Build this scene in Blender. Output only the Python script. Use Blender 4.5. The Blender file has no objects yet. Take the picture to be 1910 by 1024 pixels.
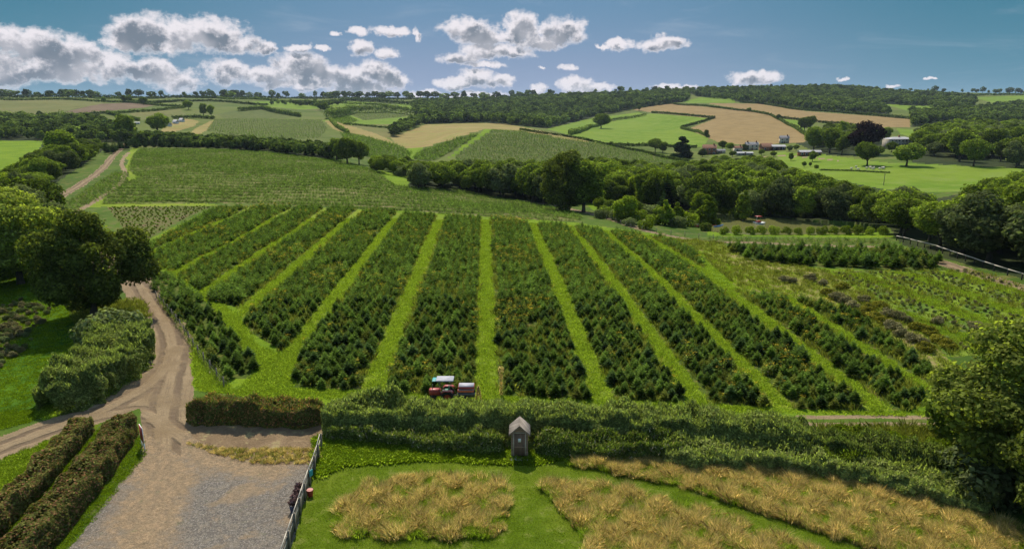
import bpy, math, random
import numpy as np
from mathutils import Vector, Matrix

random.seed(7)
RS = np.random.RandomState(11)
sc = bpy.context.scene
COL = sc.collection
R = math.radians

# ------------------------------------------------------------------ camera
F_PX, CX, CY = 1290.0, 955.0, 512.0
CAM_H, PITCH = 24.0, R(14.02)
cam_d = bpy.data.cameras.new("camera")
cam = bpy.data.objects.new("camera", cam_d)
COL.objects.link(cam)
cam.location = (0, 0, CAM_H)
cam.rotation_euler = (R(90) - PITCH, 0, 0)
cam_d.sensor_width = 36.0
cam_d.lens = 36.0 * F_PX / 1910.0
cam_d.clip_start = 0.5
cam_d.clip_end = 30000
sc.camera = cam

# ------------------------------------------------------------------ sun, exposure
SUN_AZ, SUN_EL = R(-13), R(50)            # azimuth from +Y towards +X
sun_dir = Vector((math.sin(SUN_AZ) * math.cos(SUN_EL), math.cos(SUN_AZ) * math.cos(SUN_EL), math.sin(SUN_EL)))
sl = bpy.data.lights.new("sun", 'SUN')
sl.energy = 3.5
sl.angle = R(0.5)
sl.color = (1.0, 0.90, 0.74)
so = bpy.data.objects.new("sun", sl)
COL.objects.link(so)
so.rotation_euler = sun_dir.to_track_quat('Z', 'Y').to_euler()
so.location = (0, 0, 300)
sc.view_settings.view_transform = 'Standard'
sc.view_settings.look = 'None'
sc.view_settings.gamma = 1
sc.view_settings.exposure = 0.70
sc.cycles.max_bounces = 6
sc.cycles.diffuse_bounces = 4
sc.cycles.glossy_bounces = 2
sc.cycles.transmission_bounces = 3
sc.cycles.transparent_max_bounces = 4
sc.cycles.volume_bounces = 0
sc.cycles.use_denoising = True
sc.cycles.caustics_reflective = False
sc.cycles.caustics_refractive = False


# ------------------------------------------------------------------ node helper
class NT:
    def __init__(s, tree):
        s.t = tree
        s.n = tree.nodes
        s.l = tree.links

    def add(s, typ, **kw):
        n = s.n.new(typ)
        for k, v in kw.items():
            setattr(n, k, v)
        return n

    def put(s, sock, v):
        if isinstance(v, bpy.types.NodeSocket):
            s.l.new(v, sock)
        elif v is not None:
            if hasattr(sock.default_value, '__len__'):
                L = len(sock.default_value)
                v = tuple(v) if hasattr(v, '__len__') else (v,) * L
                if L == 4 and len(v) == 3:
                    v = v + (1.0,)
            sock.default_value = v

    def m(s, op, a, b=None, c=None, clamp=False):
        n = s.add('ShaderNodeMath', operation=op, use_clamp=clamp)
        s.put(n.inputs[0], a)
        if b is not None: s.put(n.inputs[1], b)
        if c is not None: s.put(n.inputs[2], c)
        return n.outputs[0]

    def v(s, op, a, b=None):
        n = s.add('ShaderNodeVectorMath', operation=op)
        s.put(n.inputs[0], a)
        if b is not None: s.put(n.inputs[1], b)
        return n.outputs['Value'] if op in ('DOT_PRODUCT', 'LENGTH') else n.outputs[0]

    def noise(s, vec, scale, detail=3, rough=0.55, dist=0.0):
        n = s.add('ShaderNodeTexNoise')
        s.put(n.inputs['Vector'], vec)
        n.inputs['Scale'].default_value = scale
        n.inputs['Detail'].default_value = detail
        n.inputs['Roughness'].default_value = rough
        n.inputs['Distortion'].default_value = dist
        return n.outputs['Fac']

    def ramp(s, v, lo, hi, a=0.0, b=1.0, smooth=True):
        n = s.add('ShaderNodeMapRange')
        n.interpolation_type = 'SMOOTHSTEP' if smooth else 'LINEAR'
        s.put(n.inputs[0], v)
        for i, x in enumerate((lo, hi, a, b)):
            s.put(n.inputs[i + 1], x)
        return n.outputs[0]

    def mix(s, f, a, b, mode='MIX'):
        n = s.add('ShaderNodeMix', data_type='RGBA', blend_type=mode)
        s.put(n.inputs[0], f)
        s.put(n.inputs[6], a)
        s.put(n.inputs[7], b)
        return n.outputs[2]


# ------------------------------------------------------------------ pixel helpers (used only to survey the ground)
cp, sp = math.cos(PITCH), math.sin(PITCH)


def ray(px, py):
    dx, dy = (px - CX) / F_PX, (CY - py) / F_PX
    return np.array((dx, cp + dy * sp, -sp + dy * cp))


def proj(P):
    x, y, z = P[..., 0], P[..., 1], P[..., 2] - CAM_H
    f = y * cp - z * sp
    u = y * sp + z * cp
    return CX + F_PX * x / f, CY - F_PX * u / f


# ------------------------------------------------------------------ world: Nishita sky + cumulus
w = bpy.data.worlds.new("World")
sc.world = w
w.use_nodes = True
nt = NT(w.node_tree)
nt.n.clear()
wo = nt.add('ShaderNodeOutputWorld')
bg = nt.add('ShaderNodeBackground')
nt.l.new(bg.outputs[0], wo.inputs[0])
sky = nt.add('ShaderNodeTexSky', sky_type='NISHITA')
sky.sun_disc = False
sky.sun_elevation = SUN_EL
sky.sun_rotation = SUN_AZ % (2 * math.pi)
sky.altitude = 100
sky.air_density = 1.0
sky.dust_density = 0.6
sky.ozone_density = 1.0
tc = nt.add('ShaderNodeTexCoord')
D = nt.v('NORMALIZE', tc.outputs['Generated'])
sep = nt.add('ShaderNodeSeparateXYZ')
nt.l.new(D, sep.inputs[0])
dxs, dys, dzs = sep.outputs
az = nt.m('ARCTAN2', dxs, dys)
hl = nt.m('SQRT', nt.m('ADD', nt.m('MULTIPLY', dxs, dxs), nt.m('MULTIPLY', dys, dys)))
el = nt.m('ARCTAN2', dzs, hl)
cmb = nt.add('ShaderNodeCombineXYZ')
nt.l.new(az, cmb.inputs[0])
nt.l.new(el, cmb.inputs[1])
AE = cmb.outputs[0]
# billowing distortion of the puff outlines
nz = nt.add('ShaderNodeTexNoise')
nt.l.new(AE, nz.inputs['Vector'])
nz.inputs['Scale'].default_value = 34
nz.inputs['Detail'].default_value = 5
nz.inputs['Roughness'].default_value = 0.62
dist = nt.v('MULTIPLY', nt.v('SUBTRACT', nz.outputs['Color'], (0.5, 0.5, 0.5)), (0.052, 0.026, 0.0))
P0 = nt.v('ADD', AE, dist)
PUFFS = [
    (262, 62, 46, 26), (238, 78, 32, 13), (330, 66, 50, 24), (395, 64, 50, 26), (440, 82, 36, 14), (488, 90, 20, 9), (310, 84, 40, 9),
    (35, 76, 62, 19), (100, 112, 50, 19), (148, 100, 34, 21), (205, 124, 40, 20), (255, 132, 32, 15), (300, 135, 30, 20), (335, 150, 30, 15),
    (10, 138, 28, 24), (60, 132, 50, 16), (120, 134, 60, 14), (-40, 120, 70, 30),
    (425, 136, 36, 18), (490, 138, 48, 14), (562, 128, 48, 24), (610, 142, 40, 17), (662, 148, 40, 18), (705, 138, 34, 18), (738, 152, 26, 11),
    (560, 158, 70, 8), (680, 168, 60, 9),
    (673, 90, 20, 12), (720, 101, 21, 9), (672, 60, 16, 7), (730, 57, 34, 8), (783, 62, 7, 12), (555, 90, 23, 7), (606, 92, 12, 3.5), (626, 60, 10, 4),
    (872, 54, 46, 17), (905, 68, 52, 13), (975, 54, 34, 24), (1052, 58, 40, 22), (1005, 76, 60, 13), (905, 94, 46, 13), (862, 108, 40, 10), (948, 98, 44, 9), (905, 121, 32, 6),
    (1152, 84, 28, 8), (1118, 85, 14, 3), (1235, 81, 38, 11),
    (848, 155, 34, 9), (885, 147, 32, 13), (935, 151, 24, 10), (1006, 127, 9, 2.5), (1062, 127, 14, 5),
    (1005, 167, 14, 8), (1072, 158, 34, 11), (1108, 165, 38, 6), (1243, 163, 22, 7), (880, 176, 60, 5), (787, 173, 26, 5), (1412, 146, 42, 11), (1275, 165, 26, 4),
    (1570, 150, 9, 3), (1740, 148, 6, 2), (1665, 160, 12, 3),
]
def puff_field(PP):
    fld = None
    for (cx, cy, rx, ry) in PUFFS:
        d = ray(cx, cy)
        a0 = math.atan2(d[0], d[1])
        e0 = math.atan2(d[2], math.hypot(d[0], d[1]))
        q = nt.v('MULTIPLY', nt.v('SUBTRACT', PP, (a0, e0, 0)), (F_PX / (rx * 1.12), F_PX / (ry * 1.2), 0))
        val = nt.m('SUBTRACT', 1.0, nt.v('DOT_PRODUCT', q, q))
        fld = val if fld is None else nt.m('SMOOTH_MAX', fld, val, 0.25)
    return fld


fld = puff_field(P0)
fab = puff_field(nt.v('ADD', P0, (-0.003, 0.0085, 0)))
n2 = nt.noise(AE, 80, 5, 0.62)
n3 = nt.noise(nt.v('ADD', AE, (-0.002, 0.0040, 0)), 80, 4, 0.62)
front = nt.m('GREATER_THAN', dys, 0.05)
dens = nt.m('ADD', fld, nt.m('MULTIPLY', nt.m('SUBTRACT', n2, 0.5), 1.9))
wisp = nt.noise(nt.v('MULTIPLY', AE, (60, 150, 1)), 1.0, 5, 0.7, 0.8)
alpha = nt.m('MULTIPLY', nt.ramp(nt.m('ADD', dens, nt.m('MULTIPLY', nt.m('SUBTRACT', wisp, 0.5), 0.9)), -0.34, 0.74), front)
# underside and cores grey, tops and rims bright: the sun stands above and behind the clouds
nb = nt.noise(nt.v('ADD', AE, (-0.004, 0.009, 0)), 26, 4, 0.6)
dab = nt.m('ADD', nt.m('ADD', fab, nt.m('MULTIPLY', nt.m('SUBTRACT', n3, 0.5), 2.2)), nt.m('MULTIPLY', nt.m('SUBTRACT', nb, 0.5), 3.0))
core = nt.ramp(dab, 0.0, 1.0)
rim = nt.ramp(dens, 0.10, 0.62)
shade = nt.m('MULTIPLY', core, rim)
lowf = nt.noise(AE, 22, 2, 0.5)
shade = nt.m('MULTIPLY', shade, nt.ramp(lowf, 0.30, 0.62, 0.6, 1.0))
ccol = nt.mix(shade, (0.53, 0.505, 0.53), (0.110, 0.136, 0.170))
# clear sky: Nishita overhead, the measured blues of the day in the low band
skyn = nt.mix(1.0, sky.outputs[0], (0.150, 0.142, 0.120), 'MULTIPLY')
side = nt.ramp(nt.m('ABSOLUTE', nt.m('ADD', az, 0.02)), 0.10, 0.66)
loc = nt.mix(side, (0.175, 0.225, 0.330), (0.072, 0.175, 0.240))
hic = nt.mix(side, (0.092, 0.178, 0.275), (0.034, 0.130, 0.190))
low = nt.mix(nt.ramp(el, 0.0, 0.14), loc, hic)
skyc = nt.mix(nt.ramp(el, 0.16, 0.45), low, skyn)
cir = nt.noise(nt.v('MULTIPLY', AE, (6, 34, 1)), 1.0, 5, 0.6, 0.6)
cirm = nt.m('MULTIPLY', nt.ramp(cir, 0.52, 0.85, 0.0, 0.30), front)
skyc = nt.mix(cirm, skyc, (0.33, 0.37, 0.43))
final = nt.mix(alpha, skyc, ccol)
nt.l.new(final, bg.inputs[0])
bg.inputs[1].default_value = 1.0
w.cycles.sampling_method = 'MANUAL'
w.cycles.sample_map_resolution = 256


# ------------------------------------------------------------------ terrain height
ST = [150, 200, 260, 340, 450, 600, 800, 1100, 1500, 2000, 2700, 4000]
# image row at which the ground of each distance is met, column by column (None = flat / carried on)
TAB = {
    -500: [401, 352, 318, 290, 268, 246, 222, 196, 184, 186, 188, 190],
    0:    [401, 352, 318, 290, 268, 244, 220, 191, 181, 184, 187, 189],
    240:  [401, 352, 316, 288, 266, 243, 216, 192, 182, 184, 187, 189],
    480:  [401, 351, 314, 287, 266, 248, 221, 200, 184, 184, 187, 189],
    640:  [401, 352, 320, 300, 280, 256, 228, 204, 187, 184, 187, 189],
    760:  [402, 362, 335, 316, 298, 268, 240, 212, 193, 184, 187, 189],
    900:  [404, 380, 352, 330, 300, 243, 236, 226, 200, 185, 187, 189],
    1060: [412, 388, 360, 332, 306, 255, 243, 232, 196, 176, 180, 186],
    1200: [424, 394, 364, 334, 308, 276, 252, 222, 190, 172, 178, 186],
    1330: [434, 398, 364, 328, 298, 276, 244, 208, 184, 170, 178, 186],
    1480: [435, 398, 360, 322, 288, 268, 240, 206, 183, 163, 176, 186],
    1680: [432, 394, 356, 312, 280, 256, 236, 212, 190, 172, 176, 186],
    1910: [426, 388, 350, 310, 284, 262, 240, 214, 194, 176, 178, 186],
    2500: [420, 380, 345, 310, 284, 262, 240, 214, 194, 178, 180, 186],
}


def z_at(py, Y):
    r = ray(CX, py)
    return CAM_H + Y * r[2] / r[1]


def pchip(x, y, xs):
    h = np.diff(x)
    dl = np.diff(y) / h
    m = np.zeros_like(y)
    for i in range(1, len(x) - 1):
        if dl[i - 1] * dl[i] > 0:
            w1, w2 = 2 * h[i] + h[i - 1], h[i] + 2 * h[i - 1]
            m[i] = (w1 + w2) / (w1 / dl[i - 1] + w2 / dl[i])
    i = np.clip(np.searchsorted(x, xs) - 1, 0, len(x) - 2)
    t = np.clip((xs - x[i]) / h[i], 0, 1)
    return ((2 * t**3 - 3 * t**2 + 1) * y[i] + (t**3 - 2 * t**2 + t) * h[i] * m[i]
            + (-2 * t**3 + 3 * t**2) * y[i + 1] + (t**3 - t**2) * h[i] * m[i + 1])


LY = np.linspace(math.log(90), math.log(4000), 420)
cpx = np.array(sorted(TAB))
cc = (cpx - CX) / F_PX / 1.012
prof = []
for p in sorted(TAB):
    zs = [z_at(a, b) for a, b in zip(TAB[p], ST)]
    z110 = min(0.0, zs[0] * 0.22)
    xs = np.log(np.array([60, 90, 112] + ST, float))
    ys = np.array([0, 0, z110] + zs, float)
    prof.append(pchip(xs, ys, LY))
prof = np.array(prof)
NC = 700
CG = np.linspace(cc[0], cc[-1], NC)
TZ = np.stack([pchip(cc, prof[:, j], CG) for j in range(len(LY))], 1)   # NC x NLY
k = np.hanning(41); k /= k.sum()
pad = np.pad(TZ, ((20, 20), (0, 0)), mode='edge')
TZ = np.stack([np.convolve(pad[:, j], k, 'valid') for j in range(TZ.shape[1])], 1)


def hn(x, y, s, seed):
    a = seed * 1.7
    return (np.sin(x / s + a) * np.cos(y / s * 1.13 - a) + 0.5 * np.sin(x / s * 2.3 - y / s * 1.1 + a * 2) + 0.33 * np.cos(x / s * 3.9 + y / s * 3.1 + a))


def Hf(x, y):
    x = np.asarray(x, float); y = np.asarray(y, float)
    yy = np.maximum(y, 20.0)
    c = np.clip((x / yy - CG[0]) / (CG[-1] - CG[0]) * (NC - 1), 0, NC - 1.001)
    l = np.clip((np.log(yy) - LY[0]) / (LY[-1] - LY[0]) * (len(LY) - 1), 0, len(LY) - 1.001)
    i, j = c.astype(int), l.astype(int)
    fc, fl = c - i, l - j
    z = (TZ[i, j] * (1 - fc) * (1 - fl) + TZ[i + 1, j] * fc * (1 - fl) + TZ[i, j + 1] * (1 - fc) * fl + TZ[i + 1, j + 1] * fc * fl)
    z = np.where(y < 90, 0.0, z)
    z = z + np.clip((y - 350) / 900, 0, 1) * 1.6 * hn(x, y, 75, 1)
    z = z + np.clip((y - 60) / 60, 0, 1) * 0.12 * hn(x, y, 9, 2)
    z = z + 0.02 * hn(x, y, 1.3, 3)
    return z


def pick(px, py):
    r = ray(px, py)
    Y = np.exp(np.linspace(math.log(15), math.log(5000), 2600))
    X = Y * r[0] / r[1]
    Z = CAM_H + Y * r[2] / r[1]
    dz = Z - Hf(X, Y)
    w_ = np.nonzero(dz < 0)[0]
    if len(w_) == 0:
        i = int(np.argmin(dz[:2300]))          # the nearest miss: the crest
        return np.array((X[i], Y[i], float(Hf(X[i], Y[i]))))
    i = max(1, w_[0])
    t = dz[i - 1] / (dz[i - 1] - dz[i])
    y = Y[i - 1] + t * (Y[i] - Y[i - 1])
    x = y * r[0] / r[1]
    return np.array((x, y, float(Hf(x, y))))


def line_w(pts, step=None):
    """pixel polyline -> world polyline on the ground, resampled"""
    W = np.array([pick(*p)[:2] for p in pts])
    if step is None: return W
    return resample(W, step)


def resample(W, step, jit=0):
    seg = np.hypot(*np.diff(W, axis=0).T)
    s = np.concatenate(([0], np.cumsum(seg)))
    n = max(2, int(s[-1] / step) + 1)
    t = np.linspace(0, s[-1], n)
    if jit: t = np.clip(t + RS.uniform(-jit, jit, n) * step, 0, s[-1])
    return np.stack((np.interp(t, s, W[:, 0]), np.interp(t, s, W[:, 1])), 1)


def smooth(W, it=2):
    for _ in range(it):
        a = W[:-1] * 0.75 + W[1:] * 0.25
        b = W[:-1] * 0.25 + W[1:] * 0.75
        W = np.concatenate((W[:1], np.stack((a, b), 1).reshape(-1, 2), W[-1:]))
    return W


def dist_poly(P, W):
    """distance of points P (N,2) from the polyline W"""
    best = np.full(len(P), 1e9)
    for a, b in zip(W[:-1], W[1:]):
        ab = b - a
        L = (ab**2).sum() + 1e-9
        t = np.clip(((P - a) @ ab) / L, 0, 1)
        q = P - a - t[:, None] * ab
        best = np.minimum(best, (q**2).sum(1))
    return np.sqrt(best)


def inside(px, py, poly):
    poly = np.asarray(poly, float)
    x0, y0 = poly.min(0); x1, y1 = poly.max(0)
    res = np.zeros(px.shape, bool)
    sel = (px >= x0) & (px <= x1) & (py >= y0) & (py <= y1)
    xs, ys = px[sel], py[sel]
    r = np.zeros(xs.shape, bool)
    n = len(poly)
    for i in range(n):
        ax, ay = poly[i]; bx, by = poly[(i + 1) % n]
        if ay == by: continue
        c = ((ay > ys) != (by > ys)) & (xs < (bx - ax) * (ys - ay) / (by - ay) + ax)
        r ^= c
    res[sel] = r
    return res


# ------------------------------------------------------------------ materials
def pos(nt_):
    return nt_.add('ShaderNodeNewGeometry').outputs['Position']


def new_mat(name):
    m = bpy.data.materials.new(name)
    m.use_nodes = True
    t = NT(m.node_tree)
    t.n.clear()
    out = t.add('ShaderNodeOutputMaterial')
    return m, t, out


def bsdf(t, out, col, rough=0.8, spec=0.2, bump=None, metal=0.0):
    b = t.add('ShaderNodeBsdfPrincipled')
    t.put(b.inputs['Base Color'], col)
    t.put(b.inputs['Roughness'], rough)
    b.inputs['Specular IOR Level'].default_value = spec
    b.inputs['Metallic'].default_value = metal
    if bump is not None:
        h, strg, dst = bump
        bn = t.add('ShaderNodeBump')
        bn.inputs['Strength'].default_value = strg
        bn.inputs['Distance'].default_value = dst
        t.l.new(h, bn.inputs['Height'])
        t.l.new(bn.outputs[0], b.inputs['Normal'])
    t.l.new(b.outputs[0], out.inputs[0])
    return b


def ground_mat(name, a, b, c=None, s_big=0.06, s_small=1.3, rows=None, bump=0.4, fine=9.0, thr=0.56, speck=None):
    """a/b mixed by large noise, c patches by middle noise, small variation; rows=(direction deg, spacing m, colour)"""
    m, t, out = new_mat(name)
    P = pos(t)
    big = t.noise(P, s_big, 4, 0.6)
    mid = t.noise(P, s_small, 4, 0.65)
    fin = t.noise(P, fine, 3, 0.6)
    col = t.mix(t.ramp(big, 0.35, 0.65), a, b)
    if c is not None:
        col = t.mix(t.ramp(mid, thr - 0.07, thr + 0.08), col, c)
    if rows:
        ang, spc, rc = rows
        vr = t.add('ShaderNodeVectorRotate', rotation_type='Z_AXIS')
        t.l.new(P, vr.inputs['Vector'])
        vr.inputs['Angle'].default_value = R(ang)
        wv = t.add('ShaderNodeTexWave', wave_type='BANDS', bands_direction='X')
        t.l.new(vr.outputs[0], wv.inputs['Vector'])
        wv.inputs['Scale'].default_value = 0.314 / spc * 1.0
        wv.inputs['Distortion'].default_value = 1.2
        wv.inputs['Detail'].default_value = 2
        wv.inputs['Detail Scale'].default_value = 0.5
        col = t.mix(t.ramp(wv.outputs['Fac'], 0.35, 0.75), col, rc)
    v = t.ramp(t.m('ADD', t.m('MULTIPLY', mid, 0.5), t.m('MULTIPLY', fin, 0.5)), 0.3, 0.7, 0.62, 1.38, False)
    col = t.mix(1.0, col, v, 'MULTIPLY')
    if speck is not None:
        sp_ = t.noise(P, 5.0, 2, 0.5)
        col = t.mix(t.ramp(sp_, 0.68, 0.74), col, speck)
    h = t.m('ADD', t.m('MULTIPLY', mid, 0.6), t.m('MULTIPLY', fin, 0.4))
    bsdf(t, out, col, 0.95, 0.05, (h, bump, 0.25))
    return m


def leaf_mat(name, a, b, tr, trf=0.3, var=0.5, hue=None):
    """foliage: two greens by clump noise, per-leaf and per-plant variation, light passing through"""
    m, t, out = new_mat(name)
    g = t.add('ShaderNodeNewGeometry')
    oi = t.add('ShaderNodeObjectInfo')
    tcn = t.add('ShaderNodeTexCoord')
    nse = t.noise(tcn.outputs['Object'], 6.0, 3, 0.6)
    f = t.m('ADD', t.m('MULTIPLY', t.m('SUBTRACT', nse, 0.5), 1.6), t.m('ADD', t.m('MULTIPLY', g.outputs['Random Per Island'], 0.45), t.m('MULTIPLY', oi.outputs['Random'], 0.5)))
    col = t.mix(t.m('MINIMUM', t.m('MAXIMUM', f, 0.0), 1.0), a, b)
    if hue is not None:
        col = t.mix(t.ramp(g.outputs['Random Per Island'], 1 - hue[1], 1 - hue[1] + 0.02), col, hue[0])
    vv = t.m('ADD', 1 - var / 2, t.m('MULTIPLY', oi.outputs['Random'], var))
    wn = t.add('ShaderNodeTexWhiteNoise', noise_dimensions='1D')
    t.l.new(g.outputs['Random Per Island'], wn.inputs['W'])
    vv = t.m('MULTIPLY', vv, t.m('ADD', 0.62, t.m('MULTIPLY', t.m('POWER', wn.outputs['Value'], 2.0), 1.25)))
    col = t.mix(1.0, col, vv, 'MULTIPLY')
    b_ = t.add('ShaderNodeBsdfDiffuse')
    t.put(b_.inputs[0], col)
    tl = t.add('ShaderNodeBsdfTranslucent')
    t.put(tl.inputs[0], t.mix(1.0, col, tr, 'MULTIPLY'))
    ms = t.add('ShaderNodeMixShader')
    ms.inputs[0].default_value = trf
    t.l.new(b_.outputs[0], ms.inputs[1])
    t.l.new(tl.outputs[0], ms.inputs[2])
    t.l.new(ms.outputs[0], out.inputs[0])
    return m


def plain(name, col, rough=0.7, spec=0.3, var=0.25, scale=3.0, metal=0.0, bump=0.0):
    m, t, out = new_mat(name)
    tcn = t.add('ShaderNodeTexCoord')
    n1 = t.noise(tcn.outputs['Object'], scale, 4, 0.6)
    c = t.mix(1.0, col, t.ramp(n1, 0.3, 0.7, 1 - var, 1 + var, False), 'MULTIPLY')
    bsdf(t, out, c, rough, spec, (n1, bump, 0.05) if bump else None, metal)
    return m


M = {}
M['rough_grass'] = ground_mat('rough_grass', (0.045, 0.085, 0.012), (0.075, 0.125, 0.016), (0.10, 0.105, 0.03), 0.02, 0.35)
M['pasture'] = ground_mat('pasture', (0.070, 0.105, 0.018), (0.110, 0.138, 0.028), (0.095, 0.105, 0.034), 0.008, 0.05, bump=0.1)
M['lime'] = ground_mat('lime_grass', (0.105, 0.180, 0.008), (0.150, 0.225, 0.012), (0.080, 0.140, 0.010), 0.07, 1.1, bump=0.9, fine=6)
M['lane'] = ground_mat('lane_grass', (0.135, 0.200, 0.012), (0.190, 0.240, 0.024), (0.105, 0.160, 0.016), 0.05, 1.6, bump=1.0, fine=5)
M['bright'] = ground_mat('bright_meadow', (0.105, 0.180, 0.014), (0.140, 0.205, 0.020), (0.125, 0.175, 0.028), 0.015, 0.09, bump=0.1)
M['lawn'] = ground_mat('mown_lawn', (0.072, 0.115, 0.006), (0.112, 0.152, 0.012), (0.125, 0.145, 0.028), 0.16, 0.9, bump=0.5, fine=14, thr=0.60)
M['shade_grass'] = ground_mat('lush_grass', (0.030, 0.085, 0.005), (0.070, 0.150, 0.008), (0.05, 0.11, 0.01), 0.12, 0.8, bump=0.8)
M['block'] = ground_mat('plantation_floor', (0.050, 0.085, 0.012), (0.080, 0.110, 0.018), (0.125, 0.115, 0.030), 0.08, 0.8, bump=0.9)
M['upper'] = ground_mat('upper_plantation_floor', (0.090, 0.118, 0.022), (0.115, 0.135, 0.030), (0.170, 0.140, 0.068), 0.02, 0.35, bump=0.5, thr=0.58)
M['young'] = ground_mat('young_plot_soil', (0.100, 0.095, 0.034), (0.150, 0.110, 0.060), (0.075, 0.105, 0.018), 0.06, 0.7, bump=0.5, thr=0.48)
M['tan'] = ground_mat('stubble_field', (0.215, 0.175, 0.060), (0.260, 0.205, 0.080), (0.175, 0.170, 0.050), 0.012, 0.05, bump=0.1)
M['wheat'] = ground_mat('ripe_corn_field', (0.205, 0.146, 0.062), (0.235, 0.166, 0.074), (0.195, 0.142, 0.062), 0.01, 0.08, rows=(70, 3.0, (0.215, 0.156, 0.068)), bump=0.1)
M['plough'] = ground_mat('ploughed_soil', (0.120, 0.085, 0.055), (0.15, 0.11, 0.07), None, 0.01, 0.1, bump=0.2)
M['olive'] = ground_mat('dry_pasture', (0.115, 0.125, 0.038), (0.150, 0.145, 0.050), (0.10, 0.115, 0.036), 0.012, 0.06, bump=0.1)
M['orchard'] = ground_mat('orchard_floor', (0.080, 0.110, 0.024), (0.100, 0.120, 0.032), (0.130, 0.125, 0.045), 0.01, 0.15, rows=(-40, 3.2, (0.065, 0.090, 0.022)), bump=0.2)
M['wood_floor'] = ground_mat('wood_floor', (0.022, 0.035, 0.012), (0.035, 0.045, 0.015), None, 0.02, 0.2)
M['wild'] = ground_mat('wild_meadow', (0.135, 0.180, 0.018), (0.190, 0.200, 0.036), (0.225, 0.185, 0.080), 0.05, 0.25, bump=0.9, thr=0.52)
M['shrubplot'] = ground_mat('shrub_plot', (0.085, 0.150, 0.018), (0.115, 0.165, 0.026), (0.120, 0.130, 0.050), 0.05, 0.5, rows=(45, 5.5, (0.145, 0.205, 0.024)), bump=0.9)
M['strawbank'] = ground_mat('bare_bank', (0.150, 0.105, 0.062), (0.210, 0.150, 0.090), (0.240, 0.200, 0.100), 0.15, 0.9, bump=1.0, fine=7, thr=0.6)
M['meadow'] = ground_mat('meadow_floor', (0.110, 0.120, 0.020), (0.17, 0.135, 0.040), (0.07, 0.12, 0.01), 0.2, 1.0, bump=0.6)

# dirt and gravel: ruts follow a stored distance from the wheel line
mt, t, out = new_mat('dirt')
P = pos(t)
at = t.add('ShaderNodeAttribute', attribute_name='rut')
sepa = t.add('ShaderNodeSeparateXYZ'); t.l.new(at.outputs['Vector'], sepa.inputs[0])
n1, n2_, n3_ = t.noise(P, 0.35, 4, 0.6), t.noise(P, 2.2, 5, 0.7), t.noise(P, 14, 3, 0.65)
wob = t.m('ADD', sepa.outputs[0], t.m('MULTIPLY', t.m('SUBTRACT', n1, 0.5), 0.9))
rut = t.m('MULTIPLY', t.ramp(t.m('ABSOLUTE', t.m('SUBTRACT', wob, 0.85)), 0.12, 0.42, 1.0, 0.0), t.ramp(n1, 0.35, 0.6, 0.4, 1.0))
col = t.mix(t.ramp(n1, 0.3, 0.7), (0.205, 0.150, 0.088), (0.275, 0.208, 0.128))
col = t.mix(t.m('MULTIPLY', rut, 0.95), col, (0.140, 0.102, 0.068))
strk = t.noise(t.v('MULTIPLY', at.outputs['Vector'], (6.0, 0.25, 1)), 1.0, 4, 0.6)
col = t.mix(t.ramp(strk, 0.50, 0.68, 0.0, 0.6), col, (0.160, 0.114, 0.074))
col = t.mix(t.ramp(n2_, 0.54, 0.70), col, (0.180, 0.142, 0.098))
col = t.mix(1.0, col, t.ramp(n3_, 0.3, 0.7, 0.72, 1.25, False), 'MULTIPLY')
hh = t.m('ADD', t.m('MULTIPLY', n3_, 0.4), t.m('ADD', n2_, t.m('MULTIPLY', rut, -1.2)))
bsdf(t, out, col, 0.95, 0.05, (hh, 0.9, 0.16))
M['dirt'] = mt

mt, t, out = new_mat('gravel')
P = pos(t)
at = t.add('ShaderNodeAttribute', attribute_name='rut')
sepa = t.add('ShaderNodeSeparateXYZ'); t.l.new(at.outputs['Vector'], sepa.inputs[0])
n1, n2_, n3_ = t.noise(P, 0.28, 4, 0.6), t.noise(P, 1.7, 5, 0.7), t.noise(P, 18, 2, 0.7)
vo = t.add('ShaderNodeTexVoronoi'); t.l.new(P, vo.inputs['Vector']); vo.inputs['Scale'].default_value = 9
gcol = t.mix(t.ramp(vo.outputs['Distance'], 0.1, 0.6), (0.240, 0.218, 0.188), (0.118, 0.106, 0.092))
gcol = t.mix(t.ramp(n2_, 0.45, 0.7), gcol, (0.190, 0.165, 0.130))
dcol = t.mix(t.ramp(n2_, 0.35, 0.65), (0.265, 0.190, 0.115), (0.185, 0.142, 0.092))
near = t.m('ADD', sepa.outputs[0], t.m('MULTIPLY', t.m('SUBTRACT', n1, 0.5), 4.5))
near = t.m('ADD', near, t.m('MULTIPLY', t.m('SUBTRACT', n2_, 0.5), 2.5))
f = t.ramp(near, 1.0, 3.0, 1.0, 0.0)
f = t.m('MAXIMUM', f, t.m('MULTIPLY', t.ramp(t.noise(P, 0.33, 4, 0.6, 0.5), 0.54, 0.66), 0.8))
col = t.mix(f, gcol, dcol)
strk = t.noise(t.v('MULTIPLY', at.outputs['Vector'], (4.0, 0.2, 1)), 1.0, 4, 0.6)
col = t.mix(t.ramp(strk, 0.52, 0.68, 0.0, 0.35), col, (0.17, 0.13, 0.095))
col = t.mix(t.ramp(t.noise(P, 0.9, 3, 0.7), 0.60, 0.78), col, (0.125, 0.130, 0.070))
col = t.mix(1.0, col, t.ramp(t.noise(P, 4.5, 4, 0.8), 0.3, 0.7, 0.68, 1.32, False), 'MULTIPLY')
col = t.mix(1.0, col, t.ramp(n3_, 0.3, 0.7, 0.7, 1.3, False), 'MULTIPLY')
bsdf(t, out, col, 0.95, 0.05, (t.m('ADD', n3_, vo.outputs['Distance']), 0.7, 0.06))
M['gravel'] = mt

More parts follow.
